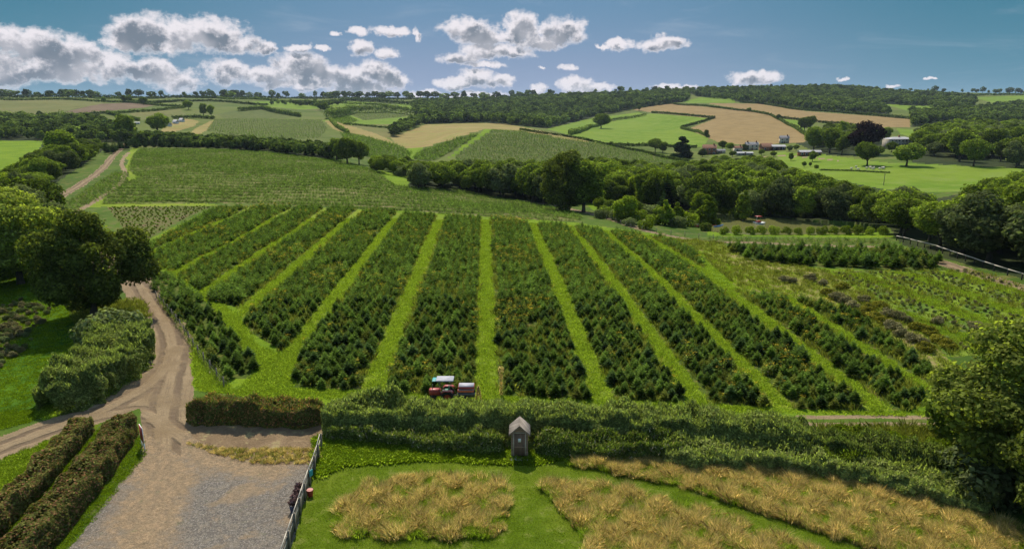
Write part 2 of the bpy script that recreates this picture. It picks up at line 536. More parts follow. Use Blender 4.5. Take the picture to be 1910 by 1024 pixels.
mt, t, out = new_mat('pond_water')
P = pos(t)
wn = t.noise(P, 1.3, 3, 0.6)
b = bsdf(t, out, t.mix(t.ramp(t.noise(P, 0.05, 2), 0.3, 0.7), (0.130, 0.138, 0.042), (0.150, 0.152, 0.050)), 0.18, 0.5, (wn, 0.15, 0.05))
M['water'] = mt

# ------------------------------------------------------------------ regions of the ground (outline surveyed in the photograph)
LANE_V = (905.0, 195.0)
LANES = [(-1.795 - 0.02, 9), (-1.49, 9), (-1.165, 11), (-0.775, 12), (-0.396, 12), (0.004, 12), (0.4, 12), (0.716, 10), (0.984, 10), (1.297, 11), (1.553, 9)]
# lane lateral positions on the flat field, metres (u = X - slopeX * Y)
VX = (LANE_V[0] - CX) / F_PX / 1.031


def lane_u(s):
    x = LANE_V[0] + s * (700 - LANE_V[1])
    p = pick(x, 700)
    return p[0] - VX * p[1]


LU = [lane_u(-2.23)] + [lane_u(s) for s, _ in LANES]
LANE_W = [1.3] + [1.4, 1.4, 1.6, 1.75, 1.75, 1.75, 1.75, 1.45, 1.5, 1.6, 1.3]
BLOCKS_POLY = [(272, 462), (285, 490), (345, 522), (392, 560), (440, 572), (468, 620), (515, 647), (553, 690), (550, 724), (690, 728), (735, 732), (880, 737),
               (930, 737), (1070, 744), (1260, 750), (1440, 760), (1600, 766), (1700, 766), (1770, 700), (1742, 690), (1640, 620), (1550, 572), (1484, 558), (1440, 553), (1380, 545), (1330, 520),
               (1290, 468), (1235, 443), (1130, 431), (1060, 421), (980, 416), (905, 409), (830, 403), (740, 397), (665, 391), (580, 387), (490, 387), (405, 388)]
UPPER_POLY = [(262, 277), (400, 279), (500, 284), (640, 301), (700, 318), (722, 334), (735, 346), (870, 358), (1000, 381), (1060, 392), (1085, 405), (1080, 413), (980, 411), (905, 404), (740, 393),
              (560, 383), (400, 379), (188, 381), (215, 352), (258, 330), (238, 318), (248, 290)]
STRIP_POLY = [(283, 498), (330, 520), (400, 575), (440, 640), (478, 682), (466, 706), (408, 706), (372, 645), (330, 592), (288, 548)]
FIRS_POLY = [(1348, 463), (1440, 467), (1560, 469), (1690, 474), (1750, 490), (1745, 502), (1640, 503), (1520, 497), (1440, 492), (1390, 484)]
FIRS2_POLY = [(1318, 445), (1420, 446), (1560, 446), (1650, 448), (1668, 456), (1560, 456), (1400, 452), (1330, 449)]
LTRI_POLY = [(213, 322), (240, 322), (238, 345), (190, 372), (140, 392), (105, 390), (160, 355)]
YOUNG_POLY = [(200, 386), (395, 385), (330, 415), (275, 447), (235, 432)]
ORCH_E = [(918, 243), (975, 245), (1000, 250), (1130, 270), (1200, 280), (1290, 303), (1272, 322), (1100, 335), (900, 330), (850, 305), (849, 290), (887, 264)]
ORCH_D = [(769, 295), (784, 283), (853, 258), (895, 249), (868, 268), (843, 283), (811, 300), (780, 300)]
ORCH_C = [(633, 247), (677, 254), (738, 270), (769, 285), (767, 292), (745, 300), (700, 300), (660, 285)]
ORCH_L = [(400, 223), (430, 222), (600, 224), (611, 240), (596, 259), (500, 259), (385, 244)]
ORCH_A = [(654, 214), (686, 209), (740, 210), (769, 215), (748, 219), (679, 225)]
ORCH_B = [(612, 224), (648, 216), (669, 226), (644, 233)]
GRASS1 = [(690, 905), (760, 893), (860, 891), (920, 896), (936, 910), (943, 935), (940, 990), (915, 1003), (760, 1004), (640, 1000), (626, 975), (640, 935)]
GRASS2 = [(1010, 908), (1030, 902), (1109, 905), (1209, 930), (1280, 946), (1404, 990), (1500, 1026), (1600, 1070), (1640, 1110), (1130, 1110), (1085, 990)]
GRASS3 = [(1060, 866), (1085, 858), (1200, 846), (1400, 850), (1560, 880), (1700, 924), (1910, 990), (2050, 1040), (2050, 1120), (1850, 1120), (1720, 1060), (1638, 1024), (1538, 993), (1404, 950), (1280, 909), (1143, 880)]

REG = [  # name, polygon, material   (later ones lie over earlier ones)
    ('field', [(-900, 384), (300, 384), (300, 440), (260, 480), (0, 520), (-900, 700)], 'rough_grass'),
    ('field', [(-300, 262), (82, 264), (60, 300), (0, 340), (-300, 420)], 'lime'),
    ('field', [(120, 209), (185, 194), (245, 192), (292, 196), (270, 201), (150, 212)], 'plough'),
    ('field', [(240, 212), (335, 203), (347, 215), (262, 224)], 'olive'),
    ('field', [(-300, 188), (120, 187), (200, 192), (120, 207), (60, 215), (-300, 218)], 'olive'),
    ('field', ORCH_L, 'orchard'),
    ('field', [(385, 244), (352, 262), (330, 262), (372, 236), (400, 223)], 'tan'),
    ('field', [(296, 246), (325, 226), (348, 222), (372, 226), (362, 236), (320, 248)], 'tan'),
    ('field', [(430, 207), (500, 203), (560, 214), (530, 222), (420, 222), (405, 214)], 'orchard'),
    ('field', [(566, 205), (640, 200), (700, 192), (640, 188), (560, 188), (470, 190), (480, 198)], 'bright'),
    ('field', [(735, 194), (790, 193), (800, 203), (760, 204)], 'bright'),
    ('field', [(640, 232), (740, 231), (738, 258), (700, 256), (640, 240)], 'olive'),
    ('field', [(600, 226), (652, 214), (679, 225), (748, 219), (779, 217), (757, 223), (734, 232), (660, 233), (640, 236)], 'bright'),
    ('field', ORCH_A, 'orchard'), ('field', ORCH_B, 'orchard'),
    ('field', [(605, 225), (623, 226), (654, 235), (700, 249), (727, 261), (742, 272), (723, 268), (677, 253), (637, 247), (620, 240)], 'tan'),
    ('field', [(727, 256), (770, 242), (792, 233), (887, 230), (942, 231), (992, 241), (1069, 255), (1135, 268), (1130, 271), (1000, 250), (942, 243), (905, 241), (853, 257), (797, 274), (765, 279), (740, 270)], 'tan'),
    ('field', ORCH_C, 'orchard'), ('field', ORCH_D, 'orchard'), ('field', ORCH_E, 'orchard'),
    ('field', [(758, 278), (790, 274), (782, 286), (768, 302), (756, 300)], 'lime'),
    ('field', [(868, 268), (905, 241), (918, 242), (887, 264), (849, 290), (835, 296)], 'lime'),
    ('field', [(673, 314), (717, 320), (765, 331), (760, 350), (735, 347), (722, 338), (694, 327)], 'lime'),
    ('field', [(1020, 241), (1106, 221), (1190, 210), (1206, 215), (1137, 226), (1060, 252)], 'bright'),
    ('field', [(1060, 254), (1132, 229), (1214, 212), (1330, 221), (1269, 240), (1322, 256), (1312, 275), (1137, 271)], 'bright'),
    ('field', [(1177, 205), (1216, 197), (1256, 194), (1400, 208), (1440, 216), (1480, 240), (1510, 257), (1500, 266), (1400, 271), (1345, 268), (1283, 241), (1332, 222), (1214, 210)], 'wheat'),
    ('field', [(1317, 193), (1414, 194), (1505, 208), (1699, 222), (1697, 238), (1622, 238), (1555, 231), (1458, 221), (1421, 212)], 'wheat'),
    ('field', [(1270, 191), (1310, 181), (1368, 181), (1372, 192), (1290, 193)], 'bright'),
    ('field', [(1632, 194), (1739, 198), (1770, 209), (1762, 216), (1702, 210), (1672, 201)], 'bright'),
    ('field', [(1816, 182), (1980, 176), (1980, 196), (1870, 198)], 'bright'),
    ('field', [(1740, 228), (1910, 226), (1850, 246), (1790, 246)], 'bright'),
    ('field', [(1672, 240), (1722, 244), (1712, 258), (1680, 251)], 'bright'),
    ('field', [(1462, 222), (1505, 226), (1500, 245), (1480, 240)], 'bright'),
    ('field', [(1440, 283), (1530, 288), (1650, 303), (1850, 312), (2000, 318), (1960, 340), (1810, 358), (1715, 358), (1640, 352), (1560, 335), (1500, 322), (1460, 306)], 'bright'),
    ('field', [(1130, 380), (1090, 378), (1105, 392), (1150, 394)], 'lime'),
    ('field', UPPER_POLY, 'upper'),
    ('field', [(228, 292), (248, 277), (262, 275), (248, 290), (240, 318), (262, 330), (215, 352), (190, 380), (400, 380), (405, 384), (188, 386), (160, 388), (195, 352), (236, 330), (232, 318), (240, 300)], 'lane'),
    ('field', YOUNG_POLY, 'young'),
    # the plantation headlands and lanes
    ('field', [(262, 455), (400, 386), (740, 392), (905, 404), (1060, 414), (1235, 438), (1300, 447), (1345, 452), (1400, 487), (1520, 499), (1640, 506), (1560, 510), (1700, 600), (1790, 690), (1790, 776), (1500, 776),
               (700, 765), (430, 735), (360, 728), (350, 640), (318, 590), (285, 560), (262, 530)], 'lime'),
    ('field', [(1240, 444), (1345, 452), (1400, 487), (1520, 500), (1600, 520), (1760, 660), (1790, 700), (1740, 690), (1600, 590), (1480, 556), (1380, 540), (1300, 470)], 'wild'),
    ('field', [(1540, 505), (1750, 505), (1800, 500), (1960, 545), (1960, 660), (1770, 665), (1680, 590)], 'shrubplot'),
    ('field', BLOCKS_POLY, 'block'),
    ('field', STRIP_POLY, 'block'),
    ('field', FIRS_POLY, 'block'), ('field', FIRS2_POLY, 'block'), ('field', LTRI_POLY, 'block'),
    ('field', [(1320, 432), (1640, 432), (1668, 441), (1640, 444), (1320, 440)], 'lime'),
    ('field', [(-900, 590), (40, 560), (95, 575), (60, 640), (0, 690), (-900, 760)], 'young'),
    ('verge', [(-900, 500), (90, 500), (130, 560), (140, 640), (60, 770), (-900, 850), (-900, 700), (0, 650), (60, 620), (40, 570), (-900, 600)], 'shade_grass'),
    ('verge', [(250, 600), (272, 585), (298, 640), (285, 700), (200, 755), (90, 790), (60, 770), (200, 720), (250, 670)], 'lime'),
    ('verge', [(-100, 900), (60, 835), (150, 795), (190, 790), (60, 920), (-100, 1050)], 'lawn'),
    ('verge', [(150, 830), (200, 790), (180, 850), (60, 990), (-30, 1060), (-80, 1060)], 'lawn'),
    ('lawn', [(595, 815), (1060, 850), (1110, 868), (1910, 1000), (2000, 1140), (505, 1140), (560, 960)], 'lawn'),
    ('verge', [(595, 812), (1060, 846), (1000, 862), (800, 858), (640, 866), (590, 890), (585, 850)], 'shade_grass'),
    ('yard', [(262, 770), (300, 740), (352, 742), (345, 800), (440, 835), (592, 846), (574, 915), (520, 1100), (60, 1100), (140, 1010), (262, 850)], 'gravel'),
    ('bank', [(346, 770), (600, 780), (600, 852), (575, 866), (480, 866), (400, 842), (345, 802)], 'strawbank'),
    ('meadow', GRASS1, 'meadow'), ('meadow', GRASS2, 'meadow'), ('meadow', GRASS3, 'meadow'),
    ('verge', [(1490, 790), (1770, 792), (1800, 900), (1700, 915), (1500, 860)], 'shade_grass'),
]
PATHS = [  # name, pixel centre line, half width (m), material
    ('dirt_track', [(-260, 930), (-80, 866), (30, 824), (150, 783), (225, 750), (285, 714), (318, 676), (321, 636), (304, 596), (279, 562), (262, 535), (235, 500), (150, 470)], 2.05, 'dirt'),
    ('dirt_track', [(-40, 450), (45, 402), (120, 362), (185, 322), (203, 300), (222, 280), (235, 268)], 1.5, 'dirt'),
    ('farm_track', [(100, 425), (165, 383), (225, 345), (236, 322), (224, 305), (240, 284)], 0.8, 'dirt'),
    ('farm_track', [(985, 378), (1040, 384), (1110, 400), (1180, 425), (1260, 442), (1330, 452), (1400, 452), (1560, 459), (1670, 462), (1760, 492), (1850, 520), (1980, 560)], 1.5, 'dirt'),
    ('farm_track', [(1380, 300), (1440, 290), (1500, 293), (1560, 300)], 1.5, 'dirt'),
]
RUTL = [smooth(line_w(PATHS[0][1])), smooth(line_w([(330, 650), (318, 710), (300, 770), (308, 830), (300, 900), (270, 980), (235, 1070)])), smooth(line_w([(60, 812), (180, 775), (270, 765), (310, 800), (400, 850), (500, 870)]))]

# grid of the ground: rings of distance, fine where the picture looks
c_in = np.linspace(-0.80, 0.80, 1230)
c_l = -0.80 - (np.linspace(0, 1, 60)[1:] ** 1.5) * 2.2
c_r = 0.80 + (np.linspace(0, 1, 60)[1:] ** 1.5) * 2.2
Cg = np.concatenate((c_l[::-1], c_in, c_r))
rows_py = np.arange(1075, 232, -1.7)
Yn = np.array([CAM_H * ray(CX, p)[1] / -ray(CX, p)[2] for p in rows_py])
Yn = Yn[Yn < 620]
Yg = np.concatenate((np.linspace(-40, Yn[0], 16)[:-1], Yn, np.exp(np.linspace(math.log(Yn[-1]), math.log(2750), 260)[1:]), np.linspace(2800, 7000, 12)))
nC, nY = len(Cg), len(Yg)
Yscale = np.maximum(Yg, 24.0)
GX = Cg[:, None] * Yscale[None, :]
GY = np.broadcast_to(Yg[None, :], GX.shape).copy()
GZ = Hf(GX, GY)
GZ = np.where(GY > 3000, GZ - (GY - 3000) * 0.01, GZ)
V = np.stack((GX, GY, GZ), -1).reshape(-1, 3)
# face centres (jittered so that borders run unevenly)
FX = (GX[:-1, :-1] + GX[1:, 1:]) / 2
FY = (GY[:-1, :-1] + GY[1:, 1:]) / 2
FZ = Hf(FX, FY)
jit = np.clip(FY * 0.0009, 0.05, 1.5)
JX = FX + jit * (hn(FX, FY, 0.9, 5) + RS.uniform(-.6, .6, FX.shape))
JY = FY + jit * (hn(FX, FY, 0.8, 6) + RS.uniform(-.6, .6, FX.shape))
ppx, ppy = proj(np.stack((JX, JY, FZ), -1))
ok = (FY > 14)
ppx = np.where(ok, ppx, -1e5); ppy = np.where(ok, ppy, -1e5)
reg = np.where(FY > 380, -1, -2).astype(int)            # -1 pasture far, -2 rough near
WOODS = []  # filled below, also used for the floor


def paint(poly, idx):
    reg[inside(ppx, ppy, poly)] = idx


for i, (nm, poly, mk) in enumerate(REG):
    paint(poly, i)
# mown lanes through the plantation blocks
lane_idx = len(REG)
inb = inside(ppx, ppy, BLOCKS_POLY)
u = JX - VX * JY
for uu, ww in zip(LU, LANE_W):
    reg[inb & (np.abs(u - uu) < ww / 2 + 0.15)] = lane_idx
for k_, (nm, pl, hw, mk) in enumerate(PATHS):
    W = smooth(line_w(pl))
    sel = np.nonzero((FY > 14) & (FY < 900) & (np.abs(ppx - 955) < 1400))
    P2 = np.stack((JX[sel], JY[sel]), 1)
    bb = (P2[:, 0] > W[:, 0].min() - 4) & (P2[:, 0] < W[:, 0].max() + 4) & (P2[:, 1] > W[:, 1].min() - 4) & (P2[:, 1] < W[:, 1].max() + 4)
    idxs = np.nonzero(bb)[0]
    dd = dist_poly(P2[idxs], W)
    hit = idxs[dd < hw]
    reg[sel[0][hit], sel[1][hit]] = lane_idx + 1 + k_
# junction apron and the twin wheel track on the right
APRON = [(150, 782), (262, 735), (330, 690), (360, 700), (362, 742), (345, 800), (335, 850), (262, 800), (262, 760), (180, 792)]
iap = lane_idx + 1 + len(PATHS)
paint([(272, 575), (284, 575), (344, 640), (356, 690), (362, 740), (270, 760), (200, 772), (255, 725), (285, 690), (296, 640)], iap)
paint(APRON, iap)
Tw = [line_w([(1490, 778), (1600, 777), (1720, 778), (1820, 780)]), line_w([(1500, 790), (1600, 791), (1720, 791), (1820, 792)])]
itw = iap + 1
selw = np.nonzero((FY > 40) & (FY < 60) & (ppx > 1480))
P2 = np.stack((JX[selw], JY[selw]), 1)
dd = np.minimum(dist_poly(P2, Tw[0]), dist_poly(P2, Tw[1]))
hit = dd < 0.30
reg[selw[0][hit], selw[1][hit]] = itw
# pond
POND = [(1326, 402), (1400, 404), (1500, 410), (1600, 416), (1650, 424), (1640, 432), (1560, 436), (1400, 437), (1330, 432), (1310, 420)]
ipd = itw + 1
pondm = inside(ppx, ppy, POND)
reg[pondm] = ipd
pond_z = float(np.percentile(FZ[pondm], 8)) - 0.3
pv = np.zeros(GX.shape, bool)
pv[:-1, :-1] |= pondm; pv[1:, :-1] |= pondm; pv[:-1, 1:] |= pondm; pv[1:, 1:] |= pondm
Vz = V[:, 2].reshape(GX.shape)
Vz[pv] = pond_z - 1.2
V[:, 2] = Vz.reshape(-1)

# ruts and unevenness in the near ground
rutd = np.full(len(V), 60.0)
rutl = np.zeros(len(V))
near = np.nonzero((V[:, 1] > 25) & (V[:, 1] < 110) & (V[:, 0] < 5) & (V[:, 0] > -75))[0]
for W in RUTL:
    dd = dist_poly(V[near][:, :2], W)
    rutd[near] = np.minimum(rutd[near], dd)
for W in [smooth(line_w(PATHS[1][1])), smooth(line_w(PATHS[3][1]))]:
    n_ = np.nonzero((V[:, 1] > 90) & (V[:, 1] < 380) & (V[:, 0] > W[:, 0].min() - 4) & (V[:, 0] < W[:, 0].max() + 4))[0]
    rutd[n_] = np.minimum(rutd[n_], dist_poly(V[n_][:, :2], W))
rut_attr = np.stack((rutd, V[:, 1] * 1.0, np.zeros(len(V))), 1)

NAMES = {-1: ('pasture', 'pasture'), -2: ('ground', 'rough_grass'), lane_idx: ('grass_lane', 'lane'), iap: ('dirt_track', 'dirt'), itw: ('farm_track', 'dirt'), ipd: ('pond_bed', 'wood_floor')}
for k_, (nm, pl, hw, mk) in enumerate(PATHS): NAMES[lane_idx + 1 + k_] = (nm, mk)
for i, (nm, poly, mk) in enumerate(REG): NAMES[i] = (nm, mk)

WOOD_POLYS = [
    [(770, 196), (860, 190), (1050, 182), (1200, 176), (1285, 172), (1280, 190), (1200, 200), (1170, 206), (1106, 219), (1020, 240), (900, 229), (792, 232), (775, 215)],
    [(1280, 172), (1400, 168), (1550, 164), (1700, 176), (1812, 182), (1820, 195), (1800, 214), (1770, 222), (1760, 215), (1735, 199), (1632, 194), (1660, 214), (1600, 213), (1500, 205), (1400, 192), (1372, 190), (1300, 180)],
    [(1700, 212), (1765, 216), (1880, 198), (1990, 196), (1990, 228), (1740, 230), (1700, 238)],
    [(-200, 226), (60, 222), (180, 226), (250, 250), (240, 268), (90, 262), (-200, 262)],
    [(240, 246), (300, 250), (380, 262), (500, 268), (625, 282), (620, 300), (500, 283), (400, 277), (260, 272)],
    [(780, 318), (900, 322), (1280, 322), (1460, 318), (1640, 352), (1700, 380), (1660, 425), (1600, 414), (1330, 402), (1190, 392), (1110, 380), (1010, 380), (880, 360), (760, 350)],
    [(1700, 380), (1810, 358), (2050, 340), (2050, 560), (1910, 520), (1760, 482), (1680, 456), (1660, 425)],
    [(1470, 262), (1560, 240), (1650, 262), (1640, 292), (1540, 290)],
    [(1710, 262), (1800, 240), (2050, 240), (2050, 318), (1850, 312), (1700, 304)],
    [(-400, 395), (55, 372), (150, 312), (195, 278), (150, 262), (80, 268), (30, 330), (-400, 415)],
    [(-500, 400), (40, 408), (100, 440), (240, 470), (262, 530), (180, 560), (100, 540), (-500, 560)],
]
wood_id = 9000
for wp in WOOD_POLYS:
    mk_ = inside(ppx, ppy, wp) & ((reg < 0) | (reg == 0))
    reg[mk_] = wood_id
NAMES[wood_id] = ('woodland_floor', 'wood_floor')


def link(name, me, mats=(), parent=None, loc=None):
    o = bpy.data.objects.new(name, me)
    for m_ in mats:
        me.materials.append(m_)
    COL.objects.link(o)
    if parent is not None: o.parent = parent
    if loc is not None: o.location = loc
    return o


def mesh_np(name, verts, faces, mats=(), matidx=None, smooth_=False):
    """faces: list of integer arrays (M,k)"""
    if isinstance(faces, np.ndarray): faces = [faces]
    me = bpy.data.meshes.new(name)
    verts = np.ascontiguousarray(verts, dtype=np.float32)
    me.vertices.add(len(verts))
    me.vertices.foreach_set('co', verts.ravel())
    loops = np.concatenate([f.ravel() for f in faces]).astype(np.int32)
    tot = np.concatenate([np.full(len(f), f.shape[1], np.int32) for f in faces])
    start = np.concatenate(([0], np.cumsum(tot)[:-1])).astype(np.int32)
    me.loops.add(len(loops))
    me.loops.foreach_set('vertex_index', loops)
    me.polygons.add(len(tot))
    me.polygons.foreach_set('loop_start', start)
    try: me.polygons.foreach_set('loop_total', tot)
    except Exception: pass
    if matidx is not None: me.polygons.foreach_set('material_index', np.asarray(matidx, np.int32))
    if smooth_: me.polygons.foreach_set('use_smooth', np.ones(len(tot), bool))
    me.update(calc_edges=True)
    for m_ in mats: me.materials.append(m_)
    return me


def tag(o, label=None, cat=None, group=None, kind=None):
    if label: o['label'] = label
    if cat: o['category'] = cat
    if group: o['group'] = group
    if kind: o['kind'] = kind
    return o


vid = np.arange(nC * nY).reshape(nC, nY)
quads = np.stack((vid[:-1, :-1], vid[1:, :-1], vid[1:, 1:], vid[:-1, 1:]), -1).reshape(-1, 4)
rflat = reg.reshape(-1)
for rid in np.unique(rflat):
    fq = quads[rflat == rid]
    used, inv = np.unique(fq, return_inverse=True)
    nm, mk = NAMES[int(rid)]
    me = mesh_np(nm, V[used], inv.reshape(-1, 4), [M[mk]], smooth_=True)
    if mk in ('dirt', 'gravel'):
        a = me.attributes.new('rut', 'FLOAT_VECTOR', 'POINT')
        a.data.foreach_set('vector', rut_attr[used].astype(np.float32).ravel())
    tag(link(nm, me), kind='structure')

# pond water surface
pw = pick(1480, 420)
PW = smooth(np.array([(pick(*p)[:2]) for p in POND] + [pick(*POND[0])[:2]]), 1)[:-1]
cen = PW.mean(0)
PW = cen + (PW - cen) * 1.03
pvv = np.concatenate((np.concatenate((PW, np.full((len(PW), 1), pond_z)), 1), [[cen[0], cen[1], pond_z]]))
n_ = len(PW)
tri = np.array([(i, (i + 1) % n_, n_) for i in range(n_)])
tag(link('pond_water', mesh_np('pond_water', pvv, tri, [M['water']])), kind='structure')

#==PART2==
# ================================================================== vegetation building blocks
def norm(a):
    return a / (np.linalg.norm(a, axis=-1, keepdims=True) + 1e-9)


def cards(C, size, nrm=None, spread=0.8, aspect=1.5, up=None):
    """one small pointed leaf face per centre"""
    n = len(C)
    rnd = norm(RS.normal(size=(n, 3)))
    N = rnd if nrm is None else norm(nrm + spread * rnd)
    ref = norm(RS.normal(size=(n, 3))) if up is None else norm(np.asarray(up) + 0.35 * RS.normal(size=(n, 3)))
    A = ref - (ref * N).sum(1, keepdims=True) * N
    A = norm(A)
    B = np.cross(N, A)
    s = (np.asarray(size) * RS.uniform(0.7, 1.35, n))[:, None]
    a, b = A * s * aspect * 0.5, B * s * 0.5
    off = N * s * 0.12
    v = np.stack((C - a, C + b * 1.0 - a * 0.1 + off, C + a, C - b * 1.0 - a * 0.1 + off), 1).reshape(-1, 3)
    f = np.arange(4 * n).reshape(n, 4)
    return v, f


def tube(path, rad, seg=6):
    path = np.asarray(path, float)
    n = len(path)
    T = norm(np.gradient(path, axis=0))
    ref = np.array((0.31, 0.95, 0.05))
    A = norm(np.cross(T, ref)); B = np.cross(T, A)
    an = np.linspace(0, 2 * np.pi, seg, endpoint=False)
    r = np.asarray(rad)[:, None, None]
    v = path[:, None, :] + r * (A[:, None, :] * np.cos(an)[None, :, None] + B[:, None, :] * np.sin(an)[None, :, None])
    v = v.reshape(-1, 3)
    i = np.arange(n - 1)[:, None] * seg; j = np.arange(seg)[None, :]; j2 = (j + 1) % seg
    f = np.stack((i + j, i + j2, i + seg + j2, i + seg + j), -1).reshape(-1, 4)
    return v, f


def merge(parts):
    vs, fs, o = [], {}, 0
    for v, f in parts:
        vs.append(v)
        fs.setdefault(f.shape[1], []).append(f + o)
        o += len(v)
    return np.concatenate(vs), [np.concatenate(x) for x in fs.values()]


def crown_pts(n, kind):
    if kind == 'bigoak':
        nl, R0, cz, hz, lr, low = 70, 0.40, 0.52, 0.42, (0.06, 0.135), 0.05
    elif kind == 'oak':
        nl, R0, cz, hz, lr, low = 30, 0.36, 0.60, 0.27, (0.10, 0.19), 0.24
    elif kind == 'tall':
        nl, R0, cz, hz, lr, low = 26, 0.21, 0.58, 0.34, (0.09, 0.15), 0.14
    elif kind == 'round':
        nl, R0, cz, hz, lr, low = 20, 0.30, 0.55, 0.32, (0.12, 0.18), 0.10
    elif kind == 'bush':
        nl, R0, cz, hz, lr, low = 14, 0.45, 0.42, 0.36, (0.16, 0.30), 0.0
    elif kind == 'cone':
        nl, R0, cz, hz, lr, low = 24, 0.24, 0.45, 0.44, (0.08, 0.16), 0.04
    C = []
    for i in range(nl):
        d = norm(RS.normal(size=3))
        q = RS.uniform(0.35, 1.0) ** 0.6
        p = np.array((d[0] * R0 * q, d[1] * R0 * q, cz + d[2] * hz * q))
        if kind == 'cone':
            tt = RS.uniform(0.08, 0.95)
            rr = R0 * (1 - tt) ** 0.7 * 1.0
            an = RS.uniform(0, 6.28)
            p = np.array((math.cos(an) * rr, math.sin(an) * rr, tt))
        r = RS.uniform(*lr)
        if kind == 'cone': r *= (1.15 - p[2] * 0.75)
        C.append((*p, r))
    C.append((0, 0, cz, min(R0, hz) * 0.85))
    C = np.array(C)
    wgt = C[:, 3] ** 2; wgt /= wgt.sum()
    k = RS.choice(len(C), size=n * 2, p=wgt)
    d = norm(RS.normal(size=(n * 2, 3)))
    dd = d.copy()
    bump = 1 + 0.22 * np.sin(d[:, 0] * 9 + k * 2.1) * np.cos(d[:, 2] * 8 + k * 1.3 + d[:, 1] * 7)
    rad = C[k, 3] * bump * (1 - 0.35 * RS.uniform(0, 1, n * 2) ** 2.5)
    P = C[k, :3] + d * rad[:, None] * np.array((1, 1, 0.86))
    # keep the outer shell only
    D2 = np.linalg.norm(P[:, None, :] - C[None, :, :3], axis=2) / C[None, :, 3]
    D2[np.arange(len(P)), k] = 9
    keep = (D2.min(1) > 0.72) & (P[:, 2] > low)
    P, d = P[keep][:n], dd[keep][:n]
    return P, d, C


def make_crown(kind, n, size, mat, name):
    P, d, C = crown_pts(n, kind)
    v, f = cards(P, size, d * 0.9 + np.array((0, 0, 0.35)), 0.75)
    return mesh_np(name, v, f, [mat]), C


def make_trunk(kind, mat, name, C=None):
    parts = []
    h = 0.45
    path = [(0, 0, -0.02), (0.006, 0, 0.08), (-0.004, 0.005, 0.22), (0.008, 0, h)]
    parts.append(tube(path, [0.040, 0.028, 0.022, 0.014], 8))
    if C is not None:
        for c in C[:9]:
            z0 = RS.uniform(0.16, 0.36)
            mid = (c[0] * 0.4, c[1] * 0.4, z0 + (c[2] - z0) * 0.55)
            parts.append(tube([(0, 0, z0), mid, tuple(c[:3])], [0.014, 0.009, 0.003], 5))
    v, f = merge(parts)
    return mesh_np(name, v, f, [mat], smooth_=True)


def fir_mesh(levels, per, sub, name, mat, width=0.36, droop=0.12):
    """whorled conifer of unit height: every branch a few needle sprays"""
    vs, fs, o = [], [], 0
    for i in range(levels):
        t_ = i / (levels - 1)
        z = 0.10 + 0.84 * t_
        L = width * (1 - t_) ** 0.85 + 0.03
        m_ = max(4, int(per * (1 - 0.55 * t_)))
        a0 = RS.uniform(0, 6.28)
        for j in range(m_):
            an = a0 + j * 6.283 / m_ + RS.uniform(-.25, .25)
            l = L * RS.uniform(0.75, 1.15)
            d = np.array((math.cos(an), math.sin(an), 0))
            s = np.array((-math.sin(an), math.cos(an), 0))
            for q in range(sub):
                ds = d + s * (q - (sub - 1) / 2) * 0.55
                ds /= np.linalg.norm(ds)
                lo = l * (1 - 0.18 * abs(q - (sub - 1) / 2))
                side = np.array((-ds[1], ds[0], 0)) * lo * 0.20
                rise = RS.uniform(-droop, droop * 1.4) * lo + lo * 0.22
                b = np.array((0, 0, z)) + ds * lo * (0.0 if q == (sub - 1) // 2 else 0.25)
                tip = np.array((0, 0, z)) + ds * lo + np.array((0, 0, rise))
                mid = (b + tip) / 2 + np.array((0, 0, lo * 0.06))
                vs += [b, mid + side, tip, mid - side]
                fs.append((o, o + 1, o + 2, o + 3)); o += 4
    for a_ in (0, 1.57):     # leader
        s = np.array((math.cos(a_), math.sin(a_), 0)) * 0.018
        vs += [np.array((0, 0, .8)), np.array((0, 0, .9)) + s, np.array((0, 0, 1.0)), np.array((0, 0, .9)) - s]
        fs.append((o, o + 1, o + 2, o + 3)); o += 4
    return mesh_np(name, np.array(vs), np.array(fs), [mat])


M['leaf'] = leaf_mat('broad_leaf', (0.066, 0.098, 0.020), (0.200, 0.255, 0.040), (1.3, 1.45, 0.5), 0.50)
M['leaf_oak'] = leaf_mat('oak_leaf', (0.100, 0.132, 0.030), (0.270, 0.310, 0.062), (1.25, 1.35, 0.5), 0.54)
M['leaf_far'] = leaf_mat('far_leaf', (0.058, 0.090, 0.026), (0.135, 0.175, 0.042), (1.35, 1.5, 0.7), 0.40, 0.8)
M['leaf_lime'] = leaf_mat('light_leaf', (0.100, 0.145, 0.016), (0.200, 0.250, 0.028), (1.35, 1.5, 0.5), 0.45)
M['leaf_grey'] = leaf_mat('grey_green_leaf', (0.080, 0.105, 0.040), (0.190, 0.220, 0.090), (1.2, 1.35, 0.7), 0.42)
M['leaf_beech'] = leaf_mat('copper_leaf', (0.020, 0.012, 0.013), (0.034, 0.020, 0.020), (1.4, 1.0, 0.9), 0.15)
M['needle'] = leaf_mat('fir_needle', (0.054, 0.098, 0.020), (0.150, 0.225, 0.040), (1.3, 1.45, 0.4), 0.46, 0.6)
M['needle_dark'] = leaf_mat('spruce_needle', (0.018, 0.040, 0.014), (0.036, 0.066, 0.016), (1.4, 1.7, 0.7), 0.25, 0.5)
M['hedge_leaf'] = leaf_mat('hedge_leaf', (0.085, 0.120, 0.026), (0.260, 0.285, 0.090), (1.2, 1.4, 0.6), 0.45, 0.3)
M['clip_leaf'] = leaf_mat('clipped_hedge_leaf', (0.085, 0.100, 0.026), (0.165, 0.165, 0.045), (1.3, 1.4, 0.6), 0.35, 0.2, ((0.22, 0.115, 0.060), 0.24))
